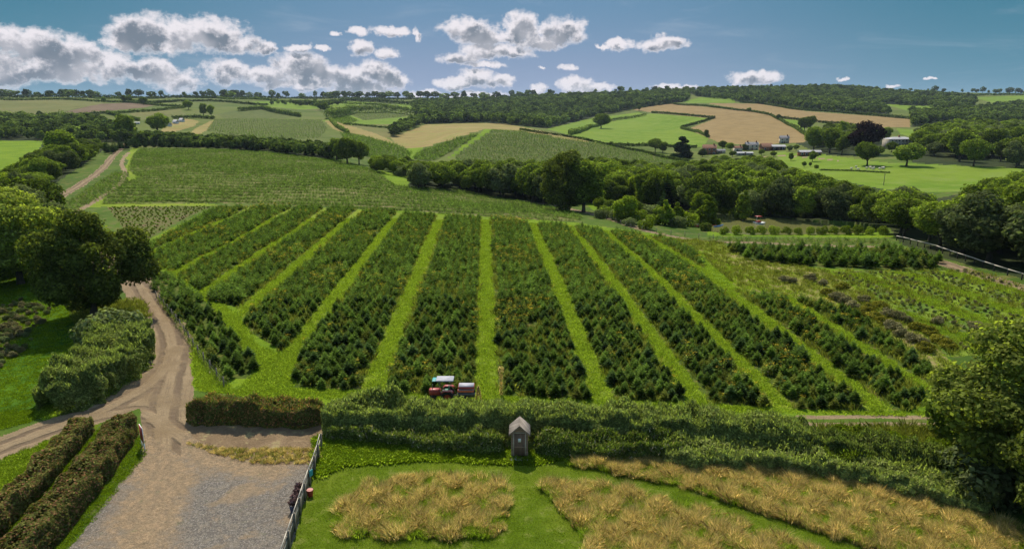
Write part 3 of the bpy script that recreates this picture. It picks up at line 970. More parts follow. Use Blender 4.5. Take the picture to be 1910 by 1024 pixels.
M['brown_leaf'] = leaf_mat('browned_hedge_leaf', (0.100, 0.125, 0.030), (0.190, 0.200, 0.050), (1.3, 1.4, 0.6), 0.35, 0.2, ((0.32, 0.170, 0.075), 0.30))
M['weed_leaf'] = leaf_mat('weed_leaf', (0.085, 0.130, 0.024), (0.200, 0.220, 0.060), (1.3, 1.5, 0.5), 0.40, 0.3, ((0.42, 0.36, 0.26), 0.07))
M['dry_grass'] = leaf_mat('dry_grass', (0.520, 0.400, 0.145), (0.840, 0.675, 0.310), (1.05, 1.03, 0.8), 0.54, 0.4, ((0.26, 0.30, 0.035), 0.18))
M['green_blade'] = leaf_mat('green_blade', (0.205, 0.310, 0.020), (0.340, 0.440, 0.050), (1.05, 1.1, 0.6), 0.50, 0.3)
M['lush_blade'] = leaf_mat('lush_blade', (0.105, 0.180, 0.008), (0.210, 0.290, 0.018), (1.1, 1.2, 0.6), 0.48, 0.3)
M['rough_blade'] = leaf_mat('rough_blade', (0.140, 0.175, 0.022), (0.250, 0.265, 0.045), (1.1, 1.15, 0.8), 0.47, 0.4)
M['yellow_fl'] = leaf_mat('yellow_flower', (0.36, 0.27, 0.02), (0.50, 0.40, 0.05), (1.1, 1.1, 0.6), 0.25, 0.2)
M['shrub_brown'] = leaf_mat('brown_shrub', (0.140, 0.135, 0.060), (0.230, 0.210, 0.110), (1.2, 1.2, 0.8), 0.40, 0.4)
M['gorse'] = leaf_mat('yellow_shrub', (0.150, 0.150, 0.018), (0.230, 0.215, 0.026), (1.1, 1.15, 0.6), 0.30, 0.3)
M['bark'] = plain('bark', (0.075, 0.060, 0.042), 0.9, 0.1, 0.35, 20, bump=0.5)

PROTO = bpy.data.collections.new('prototype_plants')     # never linked to the scene


def grass_mesh(name, mat, n, rad, h, wd, lean=0.35, dirn=0.0, tip_mat=None):
    """a tuft: n bent blades, unit-less metres"""
    an = RS.uniform(0, 6.283, n); r = rad * np.sqrt(RS.uniform(0, 1, n))
    base = np.stack((np.cos(an) * r, np.sin(an) * r, np.full(n, -0.02)), 1)
    hh = h * RS.uniform(0.6, 1.15, n)
    la = np.stack((np.cos(an) * lean * r / rad + dirn, np.sin(an) * lean * r / rad + dirn * 0.3, np.zeros(n)), 1) + RS.normal(size=(n, 3)) * 0.12
    la[:, 2] = 0
    mid = base + np.array((0, 0, 1.0)) * hh[:, None] * 0.6 + la * hh[:, None] * 0.35
    tip = base + np.array((0, 0, 1.0)) * hh[:, None] * 0.95 + la * hh[:, None] * 1.1
    sa = RS.uniform(0, 6.283, n)
    s = np.stack((np.cos(sa), np.sin(sa), np.zeros(n)), 1) * wd / 2
    v = np.stack((base - s * .7, base + s * .7, mid + s, tip, mid - s), 1).reshape(-1, 3)
    f = np.arange(5 * n).reshape(n, 5)
    return mesh_np(name, v, f, [mat])


def proto(name, me):
    o = bpy.data.objects.new(name, me)
    c = bpy.data.collections.new(name)
    c.objects.link(o)
    return o


def gn_scatter(name, pts, scl, rot, protos, mat=None, label=None, cat=None, idx=None):
    """one object: the listed plants set out on its vertices"""
    n = len(pts)
    col = bpy.data.collections.new(name + '_source')
    for i, me in enumerate(protos):
        o = bpy.data.objects.new('%02d_' % i + name, me)
        col.objects.link(o)
    me = bpy.data.meshes.new(name)
    me.vertices.add(n)
    me.vertices.foreach_set('co', np.asarray(pts, np.float32).ravel())
    a = me.attributes.new('scl', 'FLOAT_VECTOR', 'POINT')
    scl = np.asarray(scl, np.float32)
    if scl.ndim == 1: scl = np.stack((scl,) * 3, 1)
    a.data.foreach_set('vector', np.ascontiguousarray(scl).ravel())
    a = me.attributes.new('rot', 'FLOAT_VECTOR', 'POINT')
    rot = np.asarray(rot, np.float32)
    if rot.ndim == 1: rot = np.stack((np.zeros(n), np.zeros(n), rot), 1)
    a.data.foreach_set('vector', np.ascontiguousarray(rot, dtype=np.float32).ravel())
    a = me.attributes.new('pid', 'INT', 'POINT')
    a.data.foreach_set('value', (RS.randint(0, len(protos), n) if idx is None else idx).astype(np.int32))
    o = link(name, me)
    g = bpy.data.node_groups.new(name, 'GeometryNodeTree')
    g.interface.new_socket('Geometry', in_out='INPUT', socket_type='NodeSocketGeometry')
    g.interface.new_socket('Geometry', in_out='OUTPUT', socket_type='NodeSocketGeometry')
    N = g.nodes
    gi, go = N.new('NodeGroupInput'), N.new('NodeGroupOutput')
    ip = N.new('GeometryNodeInstanceOnPoints')
    ci = N.new('GeometryNodeCollectionInfo')
    ci.inputs['Collection'].default_value = col
    ci.inputs['Separate Children'].default_value = True
    ci.inputs['Reset Children'].default_value = True

    def att(nm, dt):
        q = N.new('GeometryNodeInputNamedAttribute'); q.data_type = dt; q.inputs['Name'].default_value = nm
        return [s for s in q.outputs if s.enabled][0]
    L = g.links
    L.new(gi.outputs[0], ip.inputs['Points'])
    L.new(ci.outputs[0], ip.inputs['Instance'])
    ip.inputs['Pick Instance'].default_value = True
    L.new(att('pid', 'INT'), ip.inputs['Instance Index'])
    e2r = N.new('FunctionNodeEulerToRotation')
    L.new(att('rot', 'FLOAT_VECTOR'), e2r.inputs[0])
    L.new(e2r.outputs[0], ip.inputs['Rotation'])
    L.new(att('scl', 'FLOAT_VECTOR'), ip.inputs['Scale'])
    L.new(ip.outputs[0], go.inputs[0])
    md = o.modifiers.new('plants', 'NODES')
    md.node_group = g
    tag(o, label, cat, None, 'stuff')
    return o


# plants of which many copies stand in the picture
PR = {}


def tree_proto(key, kind, n, size, mat, var=1, trunk=True):
    PR[key] = []
    for i in range(var):
        cm, C = make_crown(kind, n, size, M[mat], 'crown_' + key)
        tm = make_trunk(kind, M['bark'], 'trunk_' + key, C) if trunk else None
        PR[key].append((cm, tm))


tree_proto('oak_near', 'bigoak', 40000, 0.0155, 'leaf_oak', 1)
tree_proto('oak_near2', 'bigoak', 38000, 0.016, 'leaf_oak', 2)
tree_proto('oak', 'oak', 7500, 0.030, 'leaf', 4)
tree_proto('tall', 'tall', 6000, 0.026, 'leaf', 4)
tree_proto('tall_big', 'tall', 9000, 0.024, 'leaf', 1)
PR['valley_big'] = [(PR['oak_near2'][0][0], PR['oak_near2'][0][1])]
tree_proto('round', 'round', 6500, 0.030, 'leaf', 3)
tree_proto('lime', 'round', 6500, 0.030, 'leaf_lime', 2)
tree_proto('limecone', 'cone', 3600, 0.040, 'leaf_lime', 2)
tree_proto('grey', 'round', 6500, 0.030, 'leaf_grey', 2)
tree_proto('beech', 'round', 3400, 0.042, 'leaf_beech', 1)
tree_proto('bush', 'bush', 2200, 0.055, 'leaf', 3)
tree_proto('bush_lime', 'bush', 2200, 0.050, 'leaf_lime', 2)
tree_proto('bush_grey', 'bush', 2200, 0.055, 'leaf_grey', 2)
tree_proto('farr', 'round', 420, 0.105, 'leaf_far', 4)
tree_proto('faroak', 'oak', 420, 0.10, 'leaf_far', 3)
tree_proto('farbush', 'bush', 240, 0.16, 'leaf_far', 3)
PR['spruce'] = [(fir_mesh(15, 12, 3, 'crown_spruce', M['needle_dark'], 0.24), make_trunk('t', M['bark'], 'trunk_spruce')) for _ in range(2)]
PR['farspruce'] = [(fir_mesh(7, 7, 1, 'crown_far_spruce', M['needle_dark'], 0.24), None) for _ in range(2)]
FIR_MESH = [fir_mesh(11, 10, 3, 'young_fir_branches', M['needle'], 0.47, 0.25) for _ in range(5)]
M['needle_pale'] = leaf_mat('pale_fir_needle', (0.085, 0.110, 0.020), (0.200, 0.230, 0.045), (1.3, 1.4, 0.4), 0.44, 0.5)
M['needle_blue'] = leaf_mat('blue_fir_needle', (0.038, 0.072, 0.020), (0.100, 0.160, 0.045), (1.2, 1.4, 0.7), 0.40, 0.5)
FIR_MESH.append(fir_mesh(9, 8, 3, 'young_fir_branches', M['needle_pale'], 0.42, 0.3))
FIR_MESH.append(fir_mesh(12, 10, 3, 'young_fir_branches', M['needle_blue'], 0.52, 0.25))
FIR_MID = [fir_mesh(7, 7, 2, 'mid_fir', M['needle'], 0.50, 0.25) for _ in range(4)]
FIR_FAR = [fir_mesh(5, 6, 1, 'far_fir', M['needle'], 0.52, 0.25) for _ in range(4)]
FIR_TRUNK = make_trunk('t', M['bark'], 'young_fir_trunk')
BUSH_D = {}

n_tree = [0]


def put_tree(key, X, Y, h, width=1.0, name=None, label=None, group=None, parts=True, cat='tree'):
    cm, tm = PR[key][n_tree[0] % len(PR[key])]
    n_tree[0] += 1
    nm = name or ('tree' if 'bush' not in key else 'bush')
    z = float(Hf(X, Y))
    rz = RS.uniform(0, 6.283)
    if tm is not None and parts:
        e = bpy.data.objects.new(nm, None); COL.objects.link(e)
        e.location = (X, Y, z - 0.02 * h); e.rotation_euler = (0, 0, rz); e.scale = (h * width, h * width, h)
        e.empty_display_size = 0.3
        c = bpy.data.objects.new('crown', cm); COL.objects.link(c); c.parent = e
        t_ = bpy.data.objects.new('trunk', tm); COL.objects.link(t_); t_.parent = e
        o = e
    else:
        o = bpy.data.objects.new(nm, cm); COL.objects.link(o)
        o.location = (X, Y, z - 0.02 * h); o.rotation_euler = (0, 0, rz); o.scale = (h * width, h * width, h)
    tag(o, label, cat, group)
    return o


def tree_px(key, px, base, top, width=1.0, **kw):
    p = pick(px, base)
    r = ray(px, top)
    h = CAM_H + p[1] * r[2] / r[1] - p[2]
    return put_tree(key, p[0], p[1], max(1.0, h), width, **kw)


def pts_in(poly, n, minpx=None):
    """ground points whose survey position falls in the outline, evenly by area on the ground"""
    poly = np.asarray(poly, float)
    x0, y0 = poly.min(0); x1, y1 = poly.max(0)
    out = []
    tries = 0
    W = np.array([pick(*p)[:2] for p in poly])
    a0, b0 = W.min(0); a1, b1 = W.max(0)
    while len(out) < n and tries < 60:
        tries += 1
        X = RS.uniform(a0, a1, 6000); Y = RS.uniform(b0, b1, 6000)
        Z = Hf(X, Y)
        qx, qy = proj(np.stack((X, Y, Z), -1))
        ok_ = inside(qx, qy, poly)
        out += list(np.stack((X[ok_], Y[ok_], Z[ok_]), -1))
    return np.array(out[:n])


def spaced(P, d):
    """thin a point list so that no two stand closer than d (d may grow with distance)"""
    keep = []
    cell = {}
    for p in P:
        dd = d(p) if callable(d) else d
        kx, ky = int(p[0] // dd), int(p[1] // dd)
        bad = False
        for i in (-1, 0, 1):
            for j in (-1, 0, 1):
                for q in cell.get((kx + i, ky + j), ()):
                    if (q[0] - p[0]) ** 2 + (q[1] - p[1]) ** 2 < dd * dd:
                        bad = True
        if not bad:
            keep.append(p); cell.setdefault((kx, ky), []).append(p)
    return np.array(keep)


# ------------------------------------------------------------------ the young firs of the near plantation
def row_points(poly, dirx, spacing_row, spacing_in, jitter=0.18, keep=0.95, lanes=None):
    """trees in rows that run along the direction (dirx, 1)"""
    W = np.array([pick(*p)[:2] for p in poly])
    d = np.array((dirx, 1.0)); d /= np.linalg.norm(d)
    nrm_ = np.array((d[1], -d[0]))
    U = W @ nrm_; S = W @ d
    us = np.arange(U.min(), U.max(), spacing_row)
    ss = np.arange(S.min(), S.max(), spacing_in)
    A, B = np.meshgrid(us, ss)
    B = B + (np.arange(len(us)) % 2)[None, :] * spacing_in * 0.5
    A = A + RS.normal(size=A.shape) * jitter * spacing_row; B = B + RS.normal(size=B.shape) * jitter * spacing_in
    P = (A.ravel()[:, None] * nrm_ + B.ravel()[:, None] * d)
    P = P[RS.uniform(0, 1, len(P)) < keep]
    P = P[P[:, 1] > 20]
    Z = Hf(P[:, 0], P[:, 1])
    qx, qy = proj(np.stack((P[:, 0], P[:, 1], Z), -1))
    ok_ = inside(qx, qy, poly)
    return np.stack((P[ok_, 0], P[ok_, 1], Z[ok_]), -1)


FP = row_points(BLOCKS_POLY, VX, 0.90, 0.88, 0.15, 0.95)
uu_ = FP[:, 0] - VX * FP[:, 1]
okl = np.ones(len(FP), bool)
for a_, b_ in zip(LU, LANE_W):
    okl &= np.abs(uu_ - a_) > b_ / 2 + 0.36
FP = FP[okl]
FP = FP[hn(FP[:, 0], FP[:, 1], 5.0, 4) > -1.45]
SPt = row_points(STRIP_POLY, -0.45, 1.05, 1.05, 0.16, 0.93)
SPt = SPt[np.argsort(SPt[:, 1])]
order = np.argsort(np.hypot(FP[:, 0], FP[:, 1]))
FP = FP[order]
uu_ = FP[:, 0] - VX * FP[:, 1]
n_ind = 262
block_no = np.searchsorted(np.array(LU), uu_)
ORD = ['zero', 'first', 'second', 'third', 'fourth', 'fifth', 'sixth', 'seventh']
for i in range(n_ind):
    x, y, z = FP[i]
    b_ = int(block_no[i])
    h = RS.uniform(0.7, 1.6)
    e = bpy.data.objects.new('young_fir', None); COL.objects.link(e)
    e.location = (x, y, z); e.rotation_euler = (RS.normal() * 0.04, RS.normal() * 0.04, RS.uniform(0, 6.28)); e.scale = (h, h, h)
    c = bpy.data.objects.new('branches', FIR_MESH[(i * 5) % 7]); COL.objects.link(c); c.parent = e
    t_ = bpy.data.objects.new('trunk', FIR_TRUNK); COL.objects.link(t_); t_.parent = e
    k_ = b_ - 6
    if k_ >= 1: lb = 'young fir near the bottom of the %s tree block right of the centre lane' % ORD[min(7, k_)]
    else: lb = 'young fir near the bottom of the %s tree block left of the centre lane' % ORD[min(7, 1 - k_)]
    tag(e, lb, 'fir tree', lb.replace('young fir', 'young firs'))
rest = np.concatenate((FP[n_ind:], SPt))
d_ = rest[:, 1]
hh_ = RS.uniform(0.7, 1.6, len(rest)) * (1 + 0.12 * hn(rest[:, 0], rest[:, 1], 7, 8))
n1_ = d_ < 82
gn_scatter('young_firs', rest[n1_], hh_[n1_], RS.uniform(0, 6.28, n1_.sum()), FIR_MESH, label='dense rows of young dark green firs between the mown lanes', cat='fir trees')
gn_scatter('young_firs', rest[~n1_], hh_[~n1_], RS.uniform(0, 6.28, (~n1_).sum()), FIR_MID, label='farther rows of young firs at the upper ends of the mown lanes', cat='fir trees')
# upper plantation, rows running across
UPm = row_points(UPPER_POLY, -9.0, 1.1, 0.85, 0.12, 0.96)
uv_ = (UPm[:, 0] + 9.0 * UPm[:, 1]) / math.sqrt(82.0) + 0.25 * hn(UPm[:, 0], UPm[:, 1], 30, 5)
band = np.mod(uv_, 6.4) < 3.9
UPm = UPm[band | (RS.uniform(0, 1, len(UPm)) < 0.10)]
UPm[:, 2] = Hf(UPm[:, 0], UPm[:, 1])
hU = RS.uniform(0.55, 1.0, len(UPm)) * (1 + 0.15 * hn(UPm[:, 0], UPm[:, 1], 14, 3))
gn_scatter('young_firs', UPm, np.stack((hU * 1.5, hU * 1.5, hU), 1), RS.uniform(0, 6.28, len(UPm)), FIR_FAR, label='upper plantation of small firs in rows running across the slope', cat='fir trees')
for nm_, poly_, dr, sr, si, hr, lb in (
        ('larger_firs', FIRS_POLY, 3.0, 1.5, 1.5, (1.5, 2.5), 'strip of taller dark firs beside the curving farm track'),
        ('larger_firs', FIRS2_POLY, 5.0, 1.4, 1.3, (0.7, 1.1), 'low strip of firs between the pond bank and the farm track'),
        ('young_firs', LTRI_POLY, 0.6, 1.4, 1.2, (0.8, 1.3), 'small wedge of firs between the two upper dirt tracks'),
        ('orchard_rows', ORCH_E, -1.2, 3.0, 1.6, (1.0, 1.9), 'rows of small trees on the rounded hill beyond the valley'),
        ('orchard_rows', ORCH_D, 1.5, 2.8, 1.8, (1.8, 3.0), 'wedge of dark firs along the left edge of the rounded hill'),
        ('orchard_rows', ORCH_C, -1.5, 3.0, 2.0, (1.6, 2.8), 'firs on the slope facing the rounded hill'),
        ('orchard_rows', ORCH_L, 9.0, 4.2, 2.2, (1.0, 1.6), 'far rectangular plantation of low green rows'),
        ('orchard_rows', ORCH_A, 7.0, 4.5, 2.4, (1.0, 1.6), 'far lens shaped plantation below the hedge belt'),
        ('orchard_rows', ORCH_B, 2.0, 3.0, 2.2, (1.8, 2.6), 'small far triangle of dark firs beside the bright field')):
    q = row_points(poly_, dr, sr, si, 0.2, 0.9)
    if len(q) > 16000: q = q[RS.permutation(len(q))[:16000]]
    if len(q): gn_scatter(nm_, q, RS.uniform(*hr, len(q)), RS.uniform(0, 6.28, len(q)), FIR_MESH if nm_ == 'larger_firs' and hr[1] > 2 else FIR_FAR, label=lb, cat='fir trees')
print('counts', [len(pts_in(pl_, 400)) for pl_ in ([(790, 232), (775, 200), (830, 192), (870, 205), (900, 229)],)])
print('firs', len(FP), len(SPt), len(UPm))

# ------------------------------------------------------------------ grass and weeds
TUFT = [grass_mesh('tuft', M['green_blade'], 26, 0.30, 0.16, 0.035, 0.6, 0.15) for _ in range(3)]
TUFT_L = [grass_mesh('lush_tuft', M['lush_blade'], 26, 0.28, 0.13, 0.035, 0.6, 0.15) for _ in range(3)]
TURF = [grass_mesh('turf', m_, 22, 0.34, 0.055, 0.03, 0.6, 0.1) for m_ in (M['lush_blade'], M['green_blade'], M['lush_blade'], M['lush_blade'])]
TUFT_R = [grass_mesh('rough_tuft', M['rough_blade'], 28, 0.32, 0.50, 0.035, 0.5, 0.1) for _ in range(4)]
TUFT_G = [grass_mesh('tall_green_tuft', M['green_blade'], 70, 0.24, 0.34, 0.014, 0.5, q) for q in (0.2, -0.2)]
TUFT_D = [grass_mesh('dry_tuft', M['dry_grass'], 110, 0.26, 0.50, 0.011, 0.42, q) for q in (-0.4, 0.1, 0.35, 0.6, -0.1)]


def weed_mesh(name, h):
    parts = []
    v, f = cards(np.stack((RS.normal(size=60) * 0.13, RS.normal(size=60) * 0.13, RS.uniform(0.05, h * 0.85, 60)), 1), 0.11, None, 1, 2.0)
    nf = 22
    c = np.stack((RS.normal(size=nf) * 0.14, RS.normal(size=nf) * 0.14, h + RS.normal(size=nf) * 0.06), 1)
    v2, f2 = cards(c, 0.075, np.tile((0, 0, 1.0), (nf, 1)), 0.5, 1.1)
    me = mesh_np(name, np.concatenate((v, v2)), np.concatenate((f, f2 + len(v))), [M['weed_leaf'], M['yellow_fl']], [0] * len(f) + [1] * len(f2))
    return me


RAG = [weed_mesh('ragwort', h) for h in (0.8, 1.0, 1.2)]
BLKW = inside
inner = pts_in(BLOCKS_POLY, 15000)
uI = inner[:, 0] - VX * inner[:, 1]
oki = np.ones(len(inner), bool)
for a_, b_ in zip(LU, LANE_W): oki &= np.abs(uI - a_) > b_ / 2 + 0.2
inner = inner[oki]
nn_ = len(inner)
gn_scatter('rough_grass_between_firs', inner, RS.uniform(0.6, 1.5, nn_), RS.uniform(0, 6.28, nn_), TUFT_R, label='rough grass and weeds growing between the young firs', cat='grass')
sel = inner[(hn(inner[:, 0], inner[:, 1], 6, 12) + RS.normal(size=nn_) * 0.6 > 1.25)][:800]
gn_scatter('ragwort', sel, RS.uniform(0.8, 1.3, len(sel)), RS.uniform(0, 6.28, len(sel)), RAG, label='yellow flowered weeds scattered among the young firs', cat='wildflowers')
ln = []
for uu0, ww in zip(LU, LANE_W):
    k_ = 3200
    Yr = 45 + 100 * RS.uniform(0, 1, k_); Xr = uu0 + VX * Yr + RS.uniform(-ww / 2 - 0.1, ww / 2 + 0.1, k_)
    Zr = Hf(Xr, Yr); qx, qy = proj(np.stack((Xr, Yr, Zr), -1))
    o_ = inside(qx, qy, BLOCKS_POLY)
    rel = np.abs(np.abs(Xr - uu0 - VX * Yr) - 0.52)
    o_ &= (rel > 0.13) | (RS.uniform(0, 1, k_) < 0.25)
    ln.append(np.stack((Xr, Yr, Zr), -1)[o_])
ln = np.concatenate(ln)
HEAD = [(270, 470), (330, 505), (400, 560), (445, 590), (475, 640), (515, 660), (560, 640), (548, 725), (700, 732), (1300, 752), (1500, 768), (1780, 770), (1780, 776), (1300, 765), (430, 738), (466, 706), (478, 682), (440, 640), (400, 575)]
hd = pts_in(HEAD, 3800)
VERG = pts_in([(300, 562), (312, 562), (355, 630), (378, 650), (412, 710), (440, 735), (368, 728), (360, 650), (345, 612)], 700)
lnn = np.concatenate((ln, hd, VERG))
gn_scatter('lane_grass', lnn, RS.uniform(0.5, 1.5, len(lnn)), RS.uniform(0, 6.28, len(lnn)), TUFT, label='short lime green grass on the mown lanes and headland', cat='grass')
for poly_, n0, nm_, pr, s0, s1, lb in (
        (REG[[r[2] for r in REG].index('wild')][1], 2600, 'wild_grass', TUFT_R + TUFT + TUFT, 0.6, 1.2, 'rough yellowing grass beside the last tree block'),
        ([(1540, 505), (1750, 505), (1800, 500), (1960, 545), (1960, 660), (1770, 665), (1680, 590)], 1800, 'field_grass', TUFT_R[:2] + TUFT + TUFT_L, 0.6, 1.3, 'rough green grass of the shrub plot below the fence'),
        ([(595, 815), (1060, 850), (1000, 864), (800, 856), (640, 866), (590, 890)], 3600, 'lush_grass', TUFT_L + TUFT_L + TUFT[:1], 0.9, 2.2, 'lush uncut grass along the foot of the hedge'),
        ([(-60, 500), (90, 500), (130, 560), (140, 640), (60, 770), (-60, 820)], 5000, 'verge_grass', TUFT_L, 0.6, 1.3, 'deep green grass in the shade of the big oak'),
        ([(245, 600), (262, 590), (284, 640), (268, 692), (195, 742), (90, 780), (60, 770), (190, 720), (240, 670)], 1200, 'verge_grass', TUFT, 0.7, 1.5, 'bright grass verge along the inside of the track bend'),
        ([(160, 830), (200, 790), (180, 850), (60, 990), (-30, 1060), (-80, 1060)], 900, 'verge_grass', TUFT_L, 0.7, 1.5, 'green strip between the two clipped hedges'),
        ([(595, 850), (1060, 866), (1110, 880), (1280, 905), (1404, 948), (1640, 1022), (1760, 1080), (1100, 1090), (510, 1090), (560, 960)], 9000, 'lawn_grass', TURF, 0.6, 1.3, 'short mown grass of the lawn round the golden islands'),
        ([(262, 812), (268, 850), (140, 1010), (60, 1090), (20, 1090), (150, 950), (225, 860)], 700, 'verge_grass', TUFT_L, 0.5, 1.0, 'thin grass margin between the clipped hedge and the gravel'),
        ([(-80, 890), (60, 835), (150, 795), (165, 800), (60, 890), (-80, 1010)], 1500, 'verge_grass', TUFT + TUFT_L, 0.6, 1.3, 'bright grass between the track and the left clipped hedge'),
        ([(-60, 775), (60, 765), (200, 735), (150, 750), (60, 784), (-60, 818)], 800, 'verge_grass', TUFT_L, 0.6, 1.3, 'grass margin between the overgrown hedge and the dirt track'),
        ([(1228, 442), (1260, 446), (1330, 482), (1440, 524), (1500, 562), (1440, 553), (1380, 546), (1330, 521), (1290, 470)], 900, 'verge_grass', TUFT, 0.6, 1.4, 'bright grass margin between the last tree blocks and the wild corner'),
        ([(130, 560), (262, 560), (280, 590), (250, 610), (150, 640)], 900, 'verge_grass', TUFT_L + TUFT_R, 0.6, 1.3, 'grass under the big oak by the track'),
        ([(346, 826), (400, 836), (600, 838), (600, 856), (575, 864), (480, 866), (400, 846)], 420, 'bank_grass', TUFT_D[:3] + TUFT_R[:1], 0.2, 0.6, 'dry grass on the bare bank above the gravel yard'),
        ([(1500, 806), (1770, 804), (1800, 850), (1750, 900), (1560, 860)], 1600, 'verge_grass', TUFT_L + TUFT_R, 0.9, 1.8, 'rank green grass below the twin wheel track')):
    q = pts_in(poly_, n0)
    gn_scatter(nm_, q, RS.uniform(s0, s1, len(q)), RS.uniform(0, 6.28, len(q)), pr, label=lb, cat='grass')
for poly_, n0, lb in ((GRASS1, 2200, 'island of tall dry golden grass on the lawn left of the mown path'),
                      (GRASS2, 4600, 'patch of tall dry golden grass right of the mown path'),
                      (GRASS3, 8200, 'wide swathe of tall dry golden grass below the hedge')):
    q = pts_in(poly_, n0)
    q[:, :2] += RS.normal(size=(len(q), 2)) * 0.16
    cl = hn(q[:, 0], q[:, 1], 0.5, 9)
    q = q[(cl + RS.normal(size=len(q)) * 0.35) > -0.42]
    cl = hn(q[:, 0], q[:, 1], 0.5, 9)
    ang = hn(q[:, 0], q[:, 1], 1.1, 14) * 2.6 + 0.6
    rot = np.stack((RS.normal(size=len(q)) * 0.12, RS.normal(size=len(q)) * 0.12, ang + RS.normal(size=len(q)) * 0.7), 1)
    gn_scatter('tall_dry_grass', q, (0.78 + 0.36 * cl + RS.uniform(-.2, .3, len(q))).clip(0.25, 1.5), rot, TUFT_D, label=lb, cat='grass')
    e_ = pts_in(poly_, n0 // 2)
    gn_scatter('green_undergrass', e_, RS.uniform(0.7, 1.5, len(e_)), RS.uniform(0, 6.28, len(e_)), TUFT_G, label='green grass showing through: ' + lb[:60], cat='grass')


# ------------------------------------------------------------------ hedges
def hedge(name, W, w0, h0, n, size, mat, label, cat='hedge', shoots=0.0, rough=0.25, ends=True, aspect=1.7, core=True, hvar=0.15, wfun=None):
    """leafy hedge along a world line: W (k,2); w0 width, h0 height"""
    W = np.asarray(W)
    seg = np.hypot(*np.diff(W, axis=0).T); s = np.concatenate(([0], np.cumsum(seg)))
    L = s[-1]
    tt = RS.uniform(0, L, n)
    x = np.interp(tt, s, W[:, 0]); y = np.interp(tt, s, W[:, 1])
    k_ = np.clip(np.searchsorted(s, tt) - 1, 0, len(seg) - 1)
    T = np.diff(W, axis=0)[k_] / seg[k_][:, None]
    Nn = np.stack((T[:, 1], -T[:, 0]), 1)
    an = RS.uniform(-0.15, math.pi + 0.15, n)               # around the rounded section
    ca, sa = np.cos(an), np.sin(an)
    pw_ = 0.45
    cx_ = np.sign(ca) * np.abs(ca) ** pw_; sz_ = np.sign(sa) * np.abs(sa) ** pw_
    wf = np.interp(tt, s, wfun) if wfun is not None else np.ones(n)
    def n1d(v_, sd):
        g_ = np.random.RandomState(sd).uniform(-1, 1, (int(L * 3) + 40, 9))
        i_ = np.floor(v_).astype(int); f_ = v_ - i_; f_ = f_ * f_ * (3 - 2 * f_)
        c_ = np.clip((an + 0.2) / 3.5 * 8, 0, 7.99); ci = c_.astype(int); cf = c_ - ci
        return (g_[i_, ci] * (1 - f_) + g_[i_ + 1, ci] * f_) * (1 - cf) + (g_[i_, ci + 1] * (1 - f_) + g_[i_ + 1, ci + 1] * f_) * cf
    sd_ = RS.randint(9999)
    bulge = 1 + rough * (0.5 * n1d(tt / 1.7 + 1, sd_) + 0.45 * n1d(tt / 0.55 + 1, sd_ + 1))
    hvv = 1 + hvar * (n1d(tt / 4.0 + 1, sd_ + 2) * 0.8 + n1d(tt / 1.3 + 1, sd_ + 3) * 0.5)
    depth = 1 - 0.28 * RS.uniform(0, 1, n) ** 2
    ends_f = np.clip(np.minimum(tt, L - tt) / (w0 * 0.5), 0.0, 1) ** 0.5 * 0.6 + 0.4 if ends else 1.0
    off = cx_ * w0 / 2 * wf * bulge * depth * ends_f
    zz = sz_ * h0 * wf * hvv * bulge * depth * (ends_f ** 0.5 if ends else 1)
    X = x + Nn[:, 0] * off; Y = y + Nn[:, 1] * off
    Zg = Hf(X, Y)
    P = np.stack((X, Y, Zg + np.maximum(0.03, zz)), -1)
    nr = np.stack((Nn[:, 0] * ca, Nn[:, 1] * ca, sa + 0.3), -1)
    up = None
    v, f = cards(P, size, nr, 0.8, aspect)
    parts = [(v, f)]
    if shoots > 0:
        m_ = int(n * shoots)
        topi = np.nonzero(sa > 0.55)[0]
        ii = RS.choice(topi, m_)
        Cs = P[ii] + np.array((0, 0, 1.0)) * RS.uniform(0, size * 2.2, m_)[:, None] + RS.normal(size=(m_, 3)) * 0.05
        vv, ff = cards(Cs, size * 0.55, np.tile((0.2, -0.9, 0.2), (m_, 1)), 0.8, 4.2, up=np.tile((0, 0, 1.0), (m_, 1)))
        parts.append((vv, ff))
    vv, ff = merge(parts)
    me = mesh_np(name, vv, ff, [M[mat]])
    o = link(name, me)
    return tag(o, label, cat)


# the long hedge across the picture, in stretches that look different
HW = line_w([(352, 783), (450, 787), (600, 790)], 0.5)
hedge('clipped_hedge', HW + np.array((0, 0.35)), 2.3, 1.65, 38000, 0.105, 'brown_leaf', 'browned hedge above the bare bank, left end of the long hedge', rough=0.45, hvar=0.28, shoots=0.15)
c1 = np.array([(-14.2, 48.2), (-8, 48.0), (0, 47.6), (8, 46.9), (14, 46.0), (18, 45.2), (21, 44.6)])
hedge('tall_hedge', resample(c1, 0.5), 3.3, 2.05, 120000, 0.125, 'hedge_leaf', 'long thick green hedge running behind the little wooden shed', shoots=0.3, hvar=0.24, rough=0.4)
hedge('tall_hedge', resample(np.array([(18.5, 45.0), (21.5, 44.0), (25, 42.8), (29, 41.2)]), 0.5), 3.0, 1.45, 34000, 0.125, 'hedge_leaf', 'lower green hedge stretch carrying the long hedge on towards the right hand oak', shoots=0.3, hvar=0.3, rough=0.5)
c2 = np.array([(15, 43.9), (21, 43.6), (27, 42.4), (33, 40.5), (37, 38.5)])
c2 = line_w([(1230, 868), (1400, 868), (1560, 888), (1680, 915), (1780, 940), (1850, 965)], 0.5)
hedge('bramble_hedge', c2 + np.array((0.3, 0.6)), 3.2, 1.15, 52000, 0.13, 'hedge_leaf', 'sprawling bramble hedge between the golden grass and the twin track', shoots=0.12, rough=0.5)
c3 = line_w([(1490, 848), (1600, 852), (1720, 864), (1800, 885)], 0.5)
